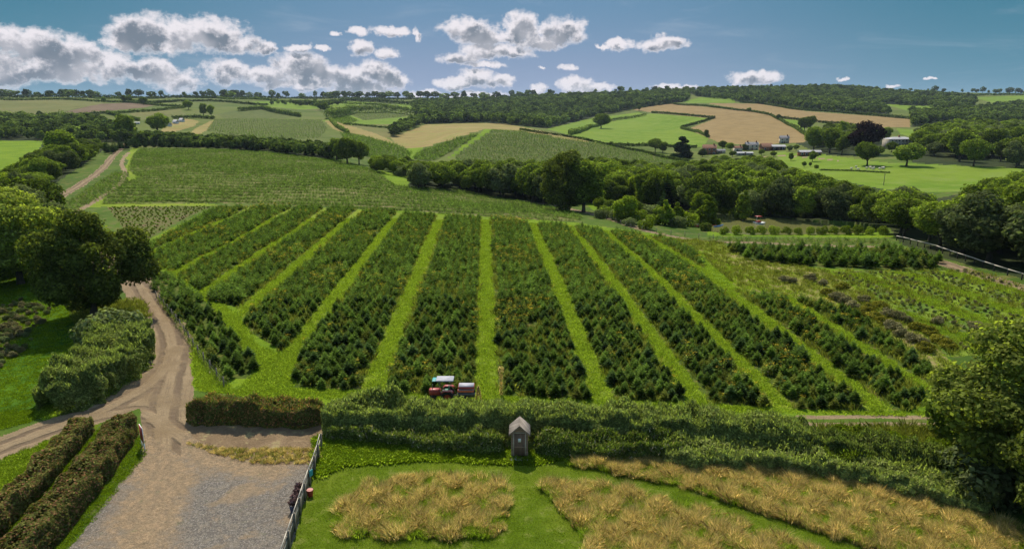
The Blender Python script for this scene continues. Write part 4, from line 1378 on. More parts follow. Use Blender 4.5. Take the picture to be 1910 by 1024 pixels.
hedge('bramble_hedge', c3, 4.2, 1.05, 46000, 0.13, 'leaf_lime', 'bright green bushy hedge just below the twin wheel track', shoots=0.1, rough=0.6)
WD = line_w([(605, 815), (700, 825), (800, 838), (940, 846)], 0.4)
hedge('weed_bank', WD + np.array((0, 0.6)), 2.0, 1.0, 20000, 0.11, 'weed_leaf', 'bank of nettles and seeding weeds left of the wooden shed', 'weeds', shoots=0.5, rough=0.6, hvar=0.35)
WD = line_w([(1000, 848), (1100, 856), (1230, 858), (1330, 856)], 0.4)
hedge('weed_bank', WD + np.array((0, 0.6)), 2.0, 1.05, 20000, 0.11, 'weed_leaf', 'bank of seeding docks and weeds right of the wooden shed', 'weeds', shoots=0.5, rough=0.6, hvar=0.35)
# two clipped hedges by the yard and the bushy one beyond the track
hedge('clipped_hedge', line_w([(238, 800), (205, 850), (150, 925), (60, 1030), (-40, 1140)], 0.4), 2.1, 1.5, 52000, 0.11, 'clip_leaf', 'clipped reddish green hedge beside the gravel yard, right of the pair')
hedge('clipped_hedge', line_w([(160, 800), (120, 850), (60, 920), (-20, 1000), (-120, 1100)], 0.4), 1.6, 1.3, 36000, 0.11, 'clip_leaf', 'clipped reddish hedge beside the dirt track, left of the pair')
hedge('bushy_hedge', line_w([(238, 640), (215, 690), (160, 735), (85, 770)], 0.4), 5.2, 2.7, 80000, 0.13, 'hedge_leaf', 'tall overgrown hedge along the inside of the track bend', shoots=0.2, rough=0.45, hvar=0.2)
tree_px('bush_grey', 212, 640, 560, 1.1, label='round grey green bush at the foot of the big oak by the track', cat='bush')
# dry wall of stalks beside the left strip of firs
WD = line_w([(300, 562), (330, 600), (372, 660), (420, 722)], 0.4)
hedge('stalk_bank', WD, 0.9, 0.55, 2600, 0.07, 'weed_leaf', 'thin line of dead stalks along the wire fence by the track', 'dry stalks', shoots=0.5, rough=0.6)


def far_hedge(pl, h, w_=1.6, mat='leaf_far', label=None, dens=1.0):
    W = line_w(pl, 3.0)
    dist_ = float(np.mean(W[:, 1])); L = np.hypot(*np.diff(W, axis=0).T).sum()
    sz = max(0.35, dist_ * 0.0011)
    n = int(min(9000, L * (w_ + 2 * h) / (sz * sz) * 2.2 * dens))
    return hedge('field_hedge', W, w_, h, n, sz, mat, label, rough=0.5, ends=False, hvar=0.4)


FH = [
    ([(1215, 211), (1300, 218), (1333, 221)], 2.4, 'dark hedge along the top of the big bright field, under the first corn field'),
    ([(1333, 221), (1300, 231), (1270, 240)], 2.4, 'short dark hedge slanting down from the point of the corn field'),
    ([(1270, 240), (1300, 247), (1322, 257)], 2.4, 'short hedge between the bright field and the lower corn field edge'),
    ([(1256, 195), (1330, 201), (1400, 209), (1440, 217), (1480, 238), (1508, 256)], 2.6, 'long dark hedge dividing the two corn fields'),
    ([(1380, 192), (1420, 194), (1505, 207), (1600, 214), (1700, 223)], 3.0, 'dark hedge along the top of the upper corn field'),
    ([(1180, 205), (1216, 197), (1256, 194)], 2.4, 'dark hedge along the top left edge of the corn field'),
    ([(1456, 221), (1520, 228), (1560, 232), (1620, 238)], 2.5, 'dark hedge below the right arm of the upper corn field'),
    ([(1062, 252), (1100, 239), (1137, 227), (1205, 216)], 3.6, 'broad dark hedge between the two bright fields beside the wooded valley'),
    ([(1137, 272), (1200, 273), (1300, 276)], 2.2, 'hedge along the foot of the big bright field'),
    ([(970, 243), (1000, 248), (1069, 258), (1130, 270), (1200, 284), (1285, 303)], 1.6, 'thin dark hedge along the crest of the rounded hill'),
    ([(775, 216), (720, 209), (660, 211), (612, 223)], 10.0, 'tall tree hedge above the far lens shaped plantation'),
    ([(0, 187), (150, 188), (230, 192), (330, 200), (345, 201)], 2.6, 'long hedge across the left hillside below the skyline'),
    ([(170, 183), (240, 187), (290, 193)], 2.2, 'short hedge on the left hillside by the ploughed strip'),
    ([(200, 214), (270, 209), (345, 202)], 2.6, 'hedge below the ploughed strip on the left hillside'),
    ([(130, 218), (200, 212), (260, 226)], 3.0, 'dark hedge at the left foot of the hillside fields'),
    ([(320, 222), (370, 221), (400, 223)], 3.0, 'hedge behind the white sheds'),
    ([(445, 208), (490, 204), (520, 212), (560, 219)], 4.5, 'tree hedge curving round the far green pasture'),
    ([(350, 182), (430, 186), (520, 190), (600, 192), (700, 196), (760, 205)], 3.0, 'hedge below the skyline across the far pastures'),
    ([(0, 183), (200, 183), (400, 184), (620, 184), (800, 187)], 5.0, 'skyline hedge running along the far left ridge'),
    ([(616, 225), (628, 238), (650, 250)], 3.0, 'hedge beside the tan path below the far plantations'),
    ([(1705, 168), (1800, 180), (1910, 178)], 4.0, 'skyline hedge at the far right'),
    ([(1735, 200), (1770, 210), (1760, 217)], 3.0, 'hedge round the small bright field on the right ridge'),
    ([(1800, 247), (1860, 243), (1910, 228)], 3.5, 'hedge below the far right field'),
    ([(1530, 318), (1600, 320), (1660, 323)], 0.5, 'low rushy line across the park meadow'),
    ([(560, 196), (600, 200), (640, 190), (700, 190), (770, 197)], 6.0, 'tree hedge just below the skyline left of the valley wood'),
    ([(0, 222), (60, 228), (110, 222), (160, 226)], 6.0, 'tree hedge at the foot of the left hillside'),
    ([(640, 233), (680, 236), (725, 240)], 2.0, 'low hedge across the dry pasture below the bright field'),
    ([(285, 194), (330, 190), (420, 191), (500, 197)], 3.0, 'hedge between the two far pastures on the left hill'),
    ([(820, 196), (870, 199), (905, 206)], 4.0, 'hedge on the brow above the valley wood'),
    ([(395, 262), (470, 270), (560, 276), (630, 288)], 4.0, 'thick hedge below the rectangular plantation'),
]
for pl, h, lb in FH:
    far_hedge(pl, h, max(1.5, h * 0.8), 'leaf_far', lb)

# ------------------------------------------------------------------ single trees and belts
tree_px('oak_near', 178, 592, 385, 1.12, label='big spreading oak over the bend of the dirt track', name='oak_tree')
tree_px('oak_near2', 1905, 905, 600, 1.20, label='large oak filling the right edge beside the twin wheel track', name='oak_tree')
tree_px('oak_near2', 2010, 990, 700, 1.2, label='oak at the lower right corner, behind the golden grass', name='oak_tree')
tree_px('bush', 1800, 830, 700, 0.9, label='dark bush at the left foot of the large right hand oak', cat='bush')
tree_px('bush_grey', 1850, 930, 820, 1.2, label='low grey green bush in front of the large right hand oak', cat='bush')
tree_px('oak_near2', 40, 530, 352, 1.15, label='dark oak at the left edge behind the track oak', name='oak_tree')
tree_px('oak_near2', -60, 540, 340, 1.1, label='dark oak half outside the left edge of the picture', name='oak_tree')
tree_px('grey', 100, 480, 372, 1.1, label='grey green tree between the left edge oak and the track oak')
tree_px('round', 5, 430, 335, 1.1, label='round dark tree at the left edge below the upper track')
tree_px('valley_big', 1058, 394, 280, 1.05, label='tallest broadleaf tree, standing in the valley middle', name='tall_tree')
tree_px('tall_big', 1088, 396, 292, 1.2, label='slimmer tall tree against the right side of the tallest valley tree', name='tall_tree')
SINGLES = [
    ('round', 118, 298, 238, 1.3, 'broad dark tree beside the upper dirt track, largest of that clump'),
    ('lime', 1163, 414, 358, 1.15, 'light green round tree beyond the farm track, left of the pond'),
    ('spruce', 1236, 408, 352, 1.5, 'pointed conifer between the light green round trees left of the pond'),
    ('limecone', 1240, 420, 372, 1.3, 'broad light green shrub tree in front of the pointed conifer'),
    ('limecone', 1263, 420, 376, 1.1, 'smaller light green tree right of the pointed conifer'),
    ('lime', 1308, 405, 352, 1.4, 'bright green dome shaped tree at the pond corner'),
    ('limecone', 1318, 420, 362, 1.25, 'green cone shaped tree at the left end of the pond'),
    ('limecone', 1385, 408, 354, 1.1, 'pale cone shaped tree on the far bank of the pond'),
    ('bush_grey', 1120, 408, 386, 1.0, 'grey bush beside the farm track below the red car'),
    ('bush_grey', 1175, 422, 402, 1.2, 'grey green bush on the near side of the light green round tree'),
    ('bush_lime', 1205, 428, 406, 1.2, 'small green bush beside the farm track left of the pond'),
    ('bush_lime', 1133, 377, 359, 0.9, 'small round topiary like bush behind the red car'),
    ('beech', 1609, 288, 221, 1.25, 'large dark copper beech left of the manor house'),
    ('oak', 1617, 309, 261, 1.15, 'park tree with open trunk in the meadow, left of the pair'),
    ('oak', 1691, 310, 266, 1.55, 'wide park oak in the meadow in front of the manor house'),
    ('round', 1517, 282, 232, 1.0, 'dark tree at the left of the clump by the long barn'),
    ('tall', 1547, 286, 236, 1.2, 'tall grey green tree in the clump left of the copper beech'),
    ('round', 1570, 289, 252, 1.0, 'smaller round tree in front of the copper beech'),
    ('limecone', 1568, 262, 225, 1.2, 'light tree behind the clump left of the copper beech'),
    ('round', 1650, 262, 234, 1.2, 'tree just behind the manor house'),
    ('cypress', 1272, 296, 250, 1.0, 'dark pyramid shaped evergreen left of the brick house'),
    ('oak', 1222, 284, 256, 1.1, 'spreading dark tree at the foot of the big bright field'),
    ('round', 1236, 286, 262, 1.0, 'smaller dark tree touching the spreading tree below the bright field'),
    ('oak', 1121, 240, 209, 1.3, 'dark tree in the gap of the hedge between the bright fields'),
    ('round', 1192, 207, 194, 1.0, 'dark tree at the top left corner of the corn field'),
    ('oak', 1397, 210, 200, 1.0, 'little round tree in the hedge dividing the corn fields'),
    ('round', 1452, 224, 213, 1.0, 'small round tree near the right end of the hedge between the corn fields'),
    ('round', 1317, 256, 241, 1.0, 'small dark tree at the lower left corner of the corn field'),
    ('oak', 1500, 246, 216, 1.0, 'tree at the right corner of the lower corn field'),
    ('oak', 1512, 238, 214, 0.9, 'tree behind the right corner of the lower corn field'),
    ('oak', 352, 205, 186, 1.1, 'lone tree on the left hillside pasture'),
    ('tall', 380, 217, 192, 1.1, 'tall open tree near the far sheds, left of the pair'),
    ('tall', 394, 218, 194, 1.0, 'tall open tree near the far sheds, right of the pair'),
    ('round', 235, 262, 210, 1.15, 'dark rounded tree left of the white sheds'),
    ('oak', 295, 250, 210, 1.2, 'spreading tree behind the white sheds'),
    ('oak', 268, 196, 180, 1.1, 'round tree on the far ridge above the ploughed strip'),
    ('round', 232, 192, 176, 1.1, 'rounded tree pair on the far ridge, left one'),
    ('round', 241, 192, 175, 1.0, 'rounded tree pair on the far ridge, right one'),
    ('round', 194, 192, 180, 0.9, 'small round tree in the left hillside hedge'),
    ('round', 606, 209, 190, 1.3, 'dark rounded copse tree on the far bright pasture'),
    ('round', 616, 210, 196, 1.2, 'right hand tree of the copse on the far bright pasture'),
    ('round', 597, 206, 192, 1.0, 'smaller tree against the copse on the far bright pasture'),
    ('round', 648, 306, 252, 1.1, 'tall dark tree mass at the head of the upper plantation, middle one'),
    ('tall', 628, 300, 256, 1.1, 'tall dark tree at the head of the upper plantation, left one'),
    ('round', 670, 307, 262, 1.0, 'dark tree at the head of the upper plantation, right one'),
    ('round', 1475, 300, 284, 1.0, 'small tree in front of the long barn, left of two'),
    ('round', 1515, 302, 279, 1.0, 'small dark tree in front of the long barn, right of two'),
    ('round', 1500, 312, 301, 1.0, 'small park tree in the meadow below the long barn'),
    ('round', 1511, 311, 302, 1.0, 'tiny park tree next to the small one below the long barn'),
    ('bush', 1523, 314, 306, 1.0, 'low bush at the right of the tiny park trees'),
]
for i_, (px_, b_, t_, lb_) in enumerate([(1347, 279, 262, 'left of the row behind the hamlet'), (1362, 281, 265, 'second of the row behind the hamlet'), (1388, 283, 268, 'between the cream cottage and the gabled house'),
      (1420, 290, 278, 'in front of the brown barn'), (1443, 293, 282, 'below the open fronted barn'), (1472, 283, 270, 'right of the open fronted barn'), (1485, 281, 270, 'left of the long barn behind the hedge'), (1366, 293, 281, 'below the outbuilding of the hamlet'),
      (1310, 293, 276, 'against the left wall of the red brick house'), (1663, 284, 264, 'at the left corner of the manor house'), (1705, 288, 272, 'in front of the grey wing of the manor house'), (1742, 292, 262, 'between the wide park oak and the wood edge')]):
    SINGLES.append((['round', 'oak', 'grey'][i_ % 3], px_, b_, t_, 1.3, 'small tree ' + lb_))
PR['cypress'] = []
cmx, Cx = make_crown('cone', 3200, 0.045, M['needle_dark'], 'crown_cypress')
_v = np.empty(len(cmx.vertices) * 3, np.float32); cmx.vertices.foreach_get('co', _v); _v = _v.reshape(-1, 3); _v[:, :2] *= 1.35; cmx.vertices.foreach_set('co', _v.ravel())
PR['cypress'].append((cmx, make_trunk('t', M['bark'], 'trunk_cypress')))
for key, px, b_, t_, wd, lb in SINGLES:
    tree_px(key, px, b_, t_, wd, label=lb, name='conifer' if key in ('spruce', 'cypress') else None, cat='bush' if 'bush' in key else 'tree')
for i in range(14):     # clipped willow bushes along the near bank of the pond
    px = 1352 + i * 22.5 + RS.uniform(-3, 3)
    tree_px('bush_lime', px, 437.5, 437.5 - RS.uniform(15, 20), 1.0, name='bank_bush', label='rounded willow bush in the row along the near bank of the pond', group='bushes along the near bank of the pond', cat='bush', parts=False)


CEIL = np.array([(-400, 320), (0, 330), (60, 285), (110, 262), (200, 262), (260, 246), (400, 252), (520, 258), (600, 262), (640, 262), (700, 298), (760, 302), (900, 296), (1000, 300), (1100, 292), (1190, 300), (1290, 303), (1330, 293), (1400, 291), (1450, 297), (1470, 312), (1560, 337), (1640, 356),
                 (1680, 350), (1700, 345), (1720, 374), (1760, 374), (1810, 350), (1860, 322), (1910, 305), (2100, 300)], float)


def cap_h(X, Y, h, slack=5):
    """the surveyed canopy line: how tall the wood stands in each direction"""
    z = Hf(X, Y)
    qx, qy = proj(np.stack((np.asarray(X, float), np.asarray(Y, float), z), -1))
    top = np.interp(qx, CEIL[:, 0], CEIL[:, 1]) + RS.uniform(-slack, slack * 2.2, np.shape(h))
    r2 = (-sp + (CY - top) / F_PX * cp) / (cp + (CY - top) / F_PX * sp)
    return np.minimum(h, CAM_H + Y * r2 - z)


def belt(poly, n, hr, keys, label, group, dmin, wr=(0.9, 1.3), name=None, cat='tree', parts=True, cap=True):
    q = spaced(pts_in(poly, n * 14), dmin)
    q = q[:n]
    for p in q:
        k_ = keys[RS.randint(len(keys))]
        h = RS.uniform(*hr)
        if cap: h = float(cap_h(p[0], p[1], h))
        if h < 2.2: continue
        put_tree(k_, p[0], p[1], h, RS.uniform(*wr), name=name or ('conifer' if 'spruce' in k_ else None), label=label, group=group, cat=cat, parts=parts)
    return q


belt([(10, 366), (70, 362), (150, 308), (192, 286), (180, 278), (140, 285), (90, 300), (40, 340), (-120, 400)], 26, (6.5, 10.5), ['round', 'oak', 'grey', 'lime', 'round'], 'bushy tree in the thicket left of the upper dirt track', 'trees in the thicket left of the upper dirt track', 5.0)
belt([(-400, 425), (40, 415), (90, 440), (180, 480), (150, 520), (60, 520), (-400, 520)], 12, (8, 12), ['oak', 'round', 'grey'], 'dark tree in the shade behind the track oak', 'trees behind the track oak', 5.5)
belt([(765, 352), (880, 358), (1010, 384), (1040, 384), (1020, 366), (880, 346), (770, 340)], 30, (9, 13), ['round', 'tall', 'grey', 'round', 'lime'], 'tree in the valley belt left of the tallest valley tree', 'trees in the valley belt left of the tallest tree', 4.6)
belt([(1100, 376), (1190, 388), (1300, 398), (1300, 372), (1200, 352), (1110, 350)], 30, (9, 14), ['tall', 'round', 'lime', 'spruce', 'grey'], 'tree in the belt between the tallest valley tree and the pond', 'trees between the tallest tree and the pond', 4.8)
belt([(1100, 402), (1180, 420), (1320, 434), (1330, 418), (1230, 404), (1120, 390)], 34, (1.5, 4.5), ['bush', 'bush_lime', 'bush_grey', 'round'], 'garden shrub between the farm track and the pond corner', 'garden shrubs left of the pond', 2.6, cat='shrub', cap=False)
belt([(1335, 396), (1450, 399), (1560, 406), (1640, 414), (1660, 395), (1560, 375), (1400, 362), (1300, 362)], 44, (9, 14), ['round', 'tall', 'grey', 'round', 'lime', 'oak'], 'tree in the wood behind the far bank of the pond', 'trees behind the far bank of the pond', 5.2)
belt([(1340, 402), (1480, 405), (1600, 413), (1648, 420), (1640, 414), (1500, 402), (1400, 399), (1335, 399)], 14, (2.5, 5), ['bush', 'bush_lime', 'bush_grey'], 'low bush hanging over the far bank of the pond', 'bushes on the far bank of the pond', 3.0, cat='bush')
belt([(1690, 446), (1770, 466), (1850, 492), (1990, 535), (2050, 470), (1900, 440), (1760, 410), (1680, 410), (1660, 430)], 40, (8.5, 12.5), ['oak', 'round', 'grey', 'lime', 'round', 'oak'], 'tree in the wood beyond the pale rail fence on the right', 'trees in the wood beyond the rail fence', 5.2)
belt([(1700, 400), (1780, 392), (1900, 400), (2020, 420), (2020, 372), (1900, 360), (1800, 368), (1700, 382)], 24, (9, 13), ['oak', 'round', 'round', 'grey'], 'dark tree in the upper part of the right hand wood below the meadow', 'trees in the upper part of the right hand wood', 6.5)
belt([(1752, 300), (1800, 312), (1900, 314), (2000, 316), (2000, 290), (1860, 286), (1780, 284), (1740, 290)], 20, (13, 19), ['round', 'tall', 'oak', 'grey'], 'tall tree in the wood edge right of the wide park oak', 'trees in the wood edge right of the park oak', 8, cap=False)

# the rest of the woods: too many to tell apart
FARM = [p[0] for p in PR['farr'] + PR['faroak']]
FARS = FARM + [p[0] for p in PR['farspruce']]
MIDM = [p[0] for k_ in ('round', 'tall', 'oak', 'grey') for p in PR[k_]]


def wood(poly, n, hr, dmin, protos, label, name='woodland', wr=(0.9, 1.35), cap=False):
    q = spaced(pts_in(poly, n), dmin)
    if len(q) == 0: return
    h = RS.uniform(*hr, len(q))
    if cap:
        h = cap_h(q[:, 0], q[:, 1], h); kp = h > 2.5; q, h = q[kp], h[kp]
    wv = RS.uniform(*wr, len(q)) * np.clip(7.0 / h, 1.0, 1.6)
    gn_scatter(name, q - np.array((0, 0, 0.3)), np.stack((h * wv, h * wv, h), 1), RS.uniform(0, 6.28, len(q)), protos, label=label, cat='woodland')
    print(name, len(q))


wood(WOOD_POLYS[0], 9000, (9, 15), 7.5, FARS, 'dense mixed wood filling the far valley')
wood(WOOD_POLYS[1], 6000, (9, 14), 7.5, FARS, 'dark wood along the right hand ridge')
wood(WOOD_POLYS[2], 3000, (9, 13), 7.5, FARM, 'wood and tree belts below the far right ridge')
wood(WOOD_POLYS[3], 3000, (6, 10), 7.0, FARM, 'scrubby wood in the left middle distance')
wood(WOOD_POLYS[4], 1600, (6, 9), 5.0, FARM, 'dark tree belt behind the upper plantation', cap=True)
wood(WOOD_POLYS[5], 3000, (8, 12.5), 6.0, MIDM, 'wood on the valley floor behind the pond trees', cap=True)
wood([(1510, 262), (1560, 246), (1630, 258), (1630, 278), (1545, 284), (1515, 275)], 400, (8, 13), 8, MIDM, 'trees round the farm and the manor house')
wood([(1715, 262), (1800, 244), (2050, 244), (2050, 300), (1850, 296), (1715, 290)], 1600, (10, 15), 8, MIDM, 'wood behind the park, right of the manor house')
wood([(1400, 292), (1420, 290), (1480, 300), (1480, 312), (1540, 345), (1560, 372), (1330, 340), (1330, 305), (1360, 298)], 900, (7, 12), 6, MIDM, 'wood between the farm buildings and the pond trees', cap=True)
wood([(790, 232), (775, 200), (830, 192), (870, 205), (900, 229)], 2500, (8, 12), 6.5, FARM, 'rounded oak wood on the knoll left of the far valley')
wood([(722, 252), (738, 243), (765, 228), (790, 220), (790, 226), (775, 238), (735, 256)], 500, (8, 11), 6.5, FARM, 'wooded dell between the tan field and the bright field')
wood([(690, 318), (700, 322), (770, 334), (800, 330), (790, 316), (760, 312), (700, 312)], 220, (4, 7), 5, MIDM, 'bushes round the small lime green clearing')
wood([(500, 196), (560, 200), (600, 206), (640, 196), (600, 190), (540, 192)], 60, (6, 9), 10, FARM, 'scattered trees on the far left pastures')
wood(WOOD_POLYS[9], 800, (5, 9), 4.5, MIDM, 'thicket filling the ground left of the upper dirt track', cap=True)
wood([(-300, 420), (40, 420), (95, 450), (140, 490), (60, 520), (-300, 520)], 200, (4, 9), 5, MIDM, 'undergrowth behind the track oak')
wood([(1990, 560), (2500, 620), (2500, 760), (2150, 740), (1990, 660)], 160, (4, 9), 5.5, MIDM, 'trees and bushes beyond the right hand oak')
dk = row_points([(245, 268), (400, 274), (520, 283), (640, 298), (640, 301), (500, 285), (400, 279), (262, 277), (200, 290), (190, 284)], 9, 4.5, 4.6, 0.3, 0.7)
gn_scatter('dark_firs', dk, np.stack((RS.uniform(4, 6, len(dk)),) * 3, 1) * np.array((1.3, 1.3, 1)), RS.uniform(0, 6.28, len(dk)), [p[0] for p in PR['spruce']], label='row of dark pointed firs along the top of the upper plantation', cat='fir trees')

# trees that stand out on the skyline
SKY = [(4, 11, 1.6), (16, 12, 1.6), (30, 10, 1.8), (48, 12, 1.3), (53, 11, 1.4), (70, 8, 1.2), (92, 10, 1.6), (98, 9, 1.2), (119, 13, 1.5), (129, 13, 1.6), (142, 12, 1.3), (154, 10, 1.4), (169, 12, 1.3), (176, 11, 1.5),
       (222, 9, 1.6), (240, 13, 1.3), (259, 12, 1.7), (283, 9, 1.7), (301, 10, 1.1), (345, 8, 1.5), (366, 9, 1.2), (380, 11, 1.0), (391, 13, 1.1), (399, 10, 1.0), (418, 13, 1.5), (427, 12, 1.4), (440, 13, 1.6), (452, 11, 1.5), (466, 9, 1.6),
       (482, 10, 1.2), (508, 13, 1.1), (519, 8, 1.3), (534, 12, 1.2), (564, 9, 1.0), (588, 11, 0.8), (603, 9, 1.4), (607, 8, 1.2), (616, 10, 1.6), (628, 12, 1.8), (643, 11, 1.6), (652, 10, 1.7), (664, 9, 1.6), (671, 11, 1.7), (686, 9, 1.9), (699, 12, 1.3),
       (712, 10, 1.8), (726, 11, 1.9), (741, 9, 1.8), (757, 11, 1.5), (765, 9, 1.8), (784, 12, 2.0), (797, 11, 1.9), (812, 11, 1.7), (829, 9, 2.0), (848, 10, 1.9), (866, 12, 1.2), (884, 9, 1.8), (902, 11, 1.6), (926, 10, 1.5), (931, 8, 1.6), (955, 12, 1.0), (968, 10, 1.5), (984, 12, 1.1), (996, 10, 1.6)]
for i, (px, hp, sw_) in enumerate(SKY):
    Yd = 1500 + 60 * math.sin(px * 0.3)
    r = ray(px, 184)
    X = Yd * r[0] / r[1]
    # the crest of the ridge in this direction
    ys_ = np.linspace(1000, 2400, 60); zz_ = Hf(ys_ * r[0] / r[1], ys_)
    Yd = ys_[int(np.argmax((zz_ - CAM_H) / ys_))]
    X = Yd * r[0] / r[1]
    h = hp * 1.15 * Yd / F_PX
    put_tree(['faroak', 'farr', 'faroak', 'farbush'][(i * 7) % 4], X, Yd, h, sw_ * 0.9, label='small round topped tree standing out on the left part of the skyline', group='trees on the left part of the skyline')
for i, px in enumerate(sorted(list(RS.uniform(1010, 1320, 22)) + list(RS.uniform(1700, 1910, 18)))):
    px = px + RS.uniform(-6, 6)
    r = ray(px, 184)
    ys_ = np.linspace(1000, 2600, 60); zz_ = Hf(ys_ * r[0] / r[1], ys_)
    Yd = ys_[int(np.argmax((zz_ - CAM_H) / ys_))]
    h = RS.uniform(5, 12) * Yd / F_PX
    put_tree(['faroak', 'farr'][i % 2], Yd * r[0] / r[1], Yd, h, RS.uniform(0.9, 1.4), label='small tree standing out on the right part of the skyline', group='trees on the right part of the skyline')

# shrubs of the wild corner
SB = [p[0] for p in PR['bush']]
shr = []
for mat_, key_ in (('shrub_brown', 'brown'), ('gorse', 'gorse')):
    PR['bush_' + key_] = []
    for i in range(2):
        cm_, _ = make_crown('bush', 1500, 0.07, M[mat_], 'crown_' + key_)
        PR['bush_' + key_].append((cm_, None))
WILDB = [(1462, 522, 14), (1478, 524, 12), (1512, 520, 16), (1535, 528, 12), (1560, 556, 20), (1578, 562, 18), (1590, 570, 14), (1655, 585, 18), (1672, 592, 20), (1690, 598, 16), (1662, 610, 22), (1680, 622, 20), (1700, 632, 18), (1720, 640, 16), (1612, 560, 14), (1750, 600, 14), (1820, 610, 14)]
for px, py, hp in WILDB:
    tree_px('bush_brown', px, py + 4, py - hp * 0.7, 1.3, name='bush', label='low brown bramble bush in the wild corner right of the tree blocks', group='brown bushes in the wild corner', cat='bush', parts=False)
for px, py, hp in [(1600, 585, 10), (1620, 575, 12), (1640, 570, 12), (1650, 600, 9), (1710, 610, 14), (1735, 620, 14), (1750, 635, 12), (1768, 645, 10), (1540, 545, 8), (1570, 535, 7), (1630, 590, 10), (1725, 650, 10)]:
    tree_px('bush_gorse', px, py + 4, py - hp * 0.7, 1.6, name='bush', label='low yellow flowering bush in the wild corner right of the tree blocks', group='yellow bushes in the wild corner', cat='bush', parts=False)
q = pts_in([(1560, 510), (1750, 508), (1800, 505), (1930, 545), (1930, 650), (1790, 655), (1700, 590)], 9000)
pa, pb = pick(1590, 515)[:2], pick(1890, 630)[:2]
sd = (pb - pa) / np.linalg.norm(pb - pa); sn = np.array((sd[1], -sd[0]))
su = np.mod((q[:, :2] - pa) @ sn + 0.3 * hn(q[:, 0], q[:, 1], 8, 3), 7.0)
gs = q[(su > 4.2)]
gn_scatter('strip_grass', gs, RS.uniform(0.5, 1.1, len(gs)), RS.uniform(0, 6.28, len(gs)), TUFT, label='brighter mown grass strips running through the shrub plot', cat='grass')
q = q[(su < 3.6)]; q = spaced(q, 0.75)
gn_scatter('row_shrubs', q, RS.uniform(0.18, 0.45, len(q)), RS.uniform(0, 6.28, len(q)), [p[0] for p in PR['bush_brown'] + PR['bush_grey'] + PR['bush_grey']], label='rows of low greyish shrubs in the plot below the rail fence', cat='shrubs')
q = row_points(YOUNG_POLY, -1.6, 1.3, 0.8, 0.2, 0.75)
gn_scatter('low_plants', q, RS.uniform(0.2, 0.42, len(q)), RS.uniform(0, 6.28, len(q)), [p[0] for p in PR['bush_lime']], label='low plants in rows on the bare plot left of the fir blocks', cat='plants')
q = pts_in([(-60, 590), (40, 560), (95, 575), (60, 640), (0, 690), (-60, 700)], 260)
gn_scatter('low_plants', q, RS.uniform(0.3, 0.7, len(q)), RS.uniform(0, 6.28, len(q)), [p[0] for p in PR['bush_brown'] + PR['bush_grey']], label='brownish low plants in the plot at the left edge', cat='plants')
# ------------------------------------------------------------------ the summer air
HAZE_DENS = 0.00004
hz = bpy.data.meshes.new('haze')
x0, x1, y0, y1, z0, z1 = -9000, 9000, -300, 7500, float(V[:, 2].min()) - 45, 140.0
hz.from_pydata([(x0, y0, z0), (x1, y0, z0), (x1, y1, z0), (x0, y1, z0), (x0, y0, z1), (x1, y0, z1), (x1, y1, z1), (x0, y1, z1)], [],
               [(0, 3, 2, 1), (4, 5, 6, 7), (0, 1, 5, 4), (1, 2, 6, 5), (2, 3, 7, 6), (3, 0, 4, 7)])
mh = bpy.data.materials.new('haze')
mh.use_nodes = True
th = NT(mh.node_tree)
th.n.clear()
oh = th.add('ShaderNodeOutputMaterial')
pv_ = th.add('ShaderNodeVolumePrincipled')
pv_.inputs['Color'].default_value = (0.62, 0.76, 0.98, 1)
pv_.inputs['Density'].default_value = HAZE_DENS
pv_.inputs['Anisotropy'].default_value = 0.2
th.l.new(pv_.outputs[0], oh.inputs['Volume'])
ho = link('haze', hz, [mh])
tag(ho, 'thin blue summer haze lying over the whole valley', 'haze', None, 'stuff')
#==PART3==

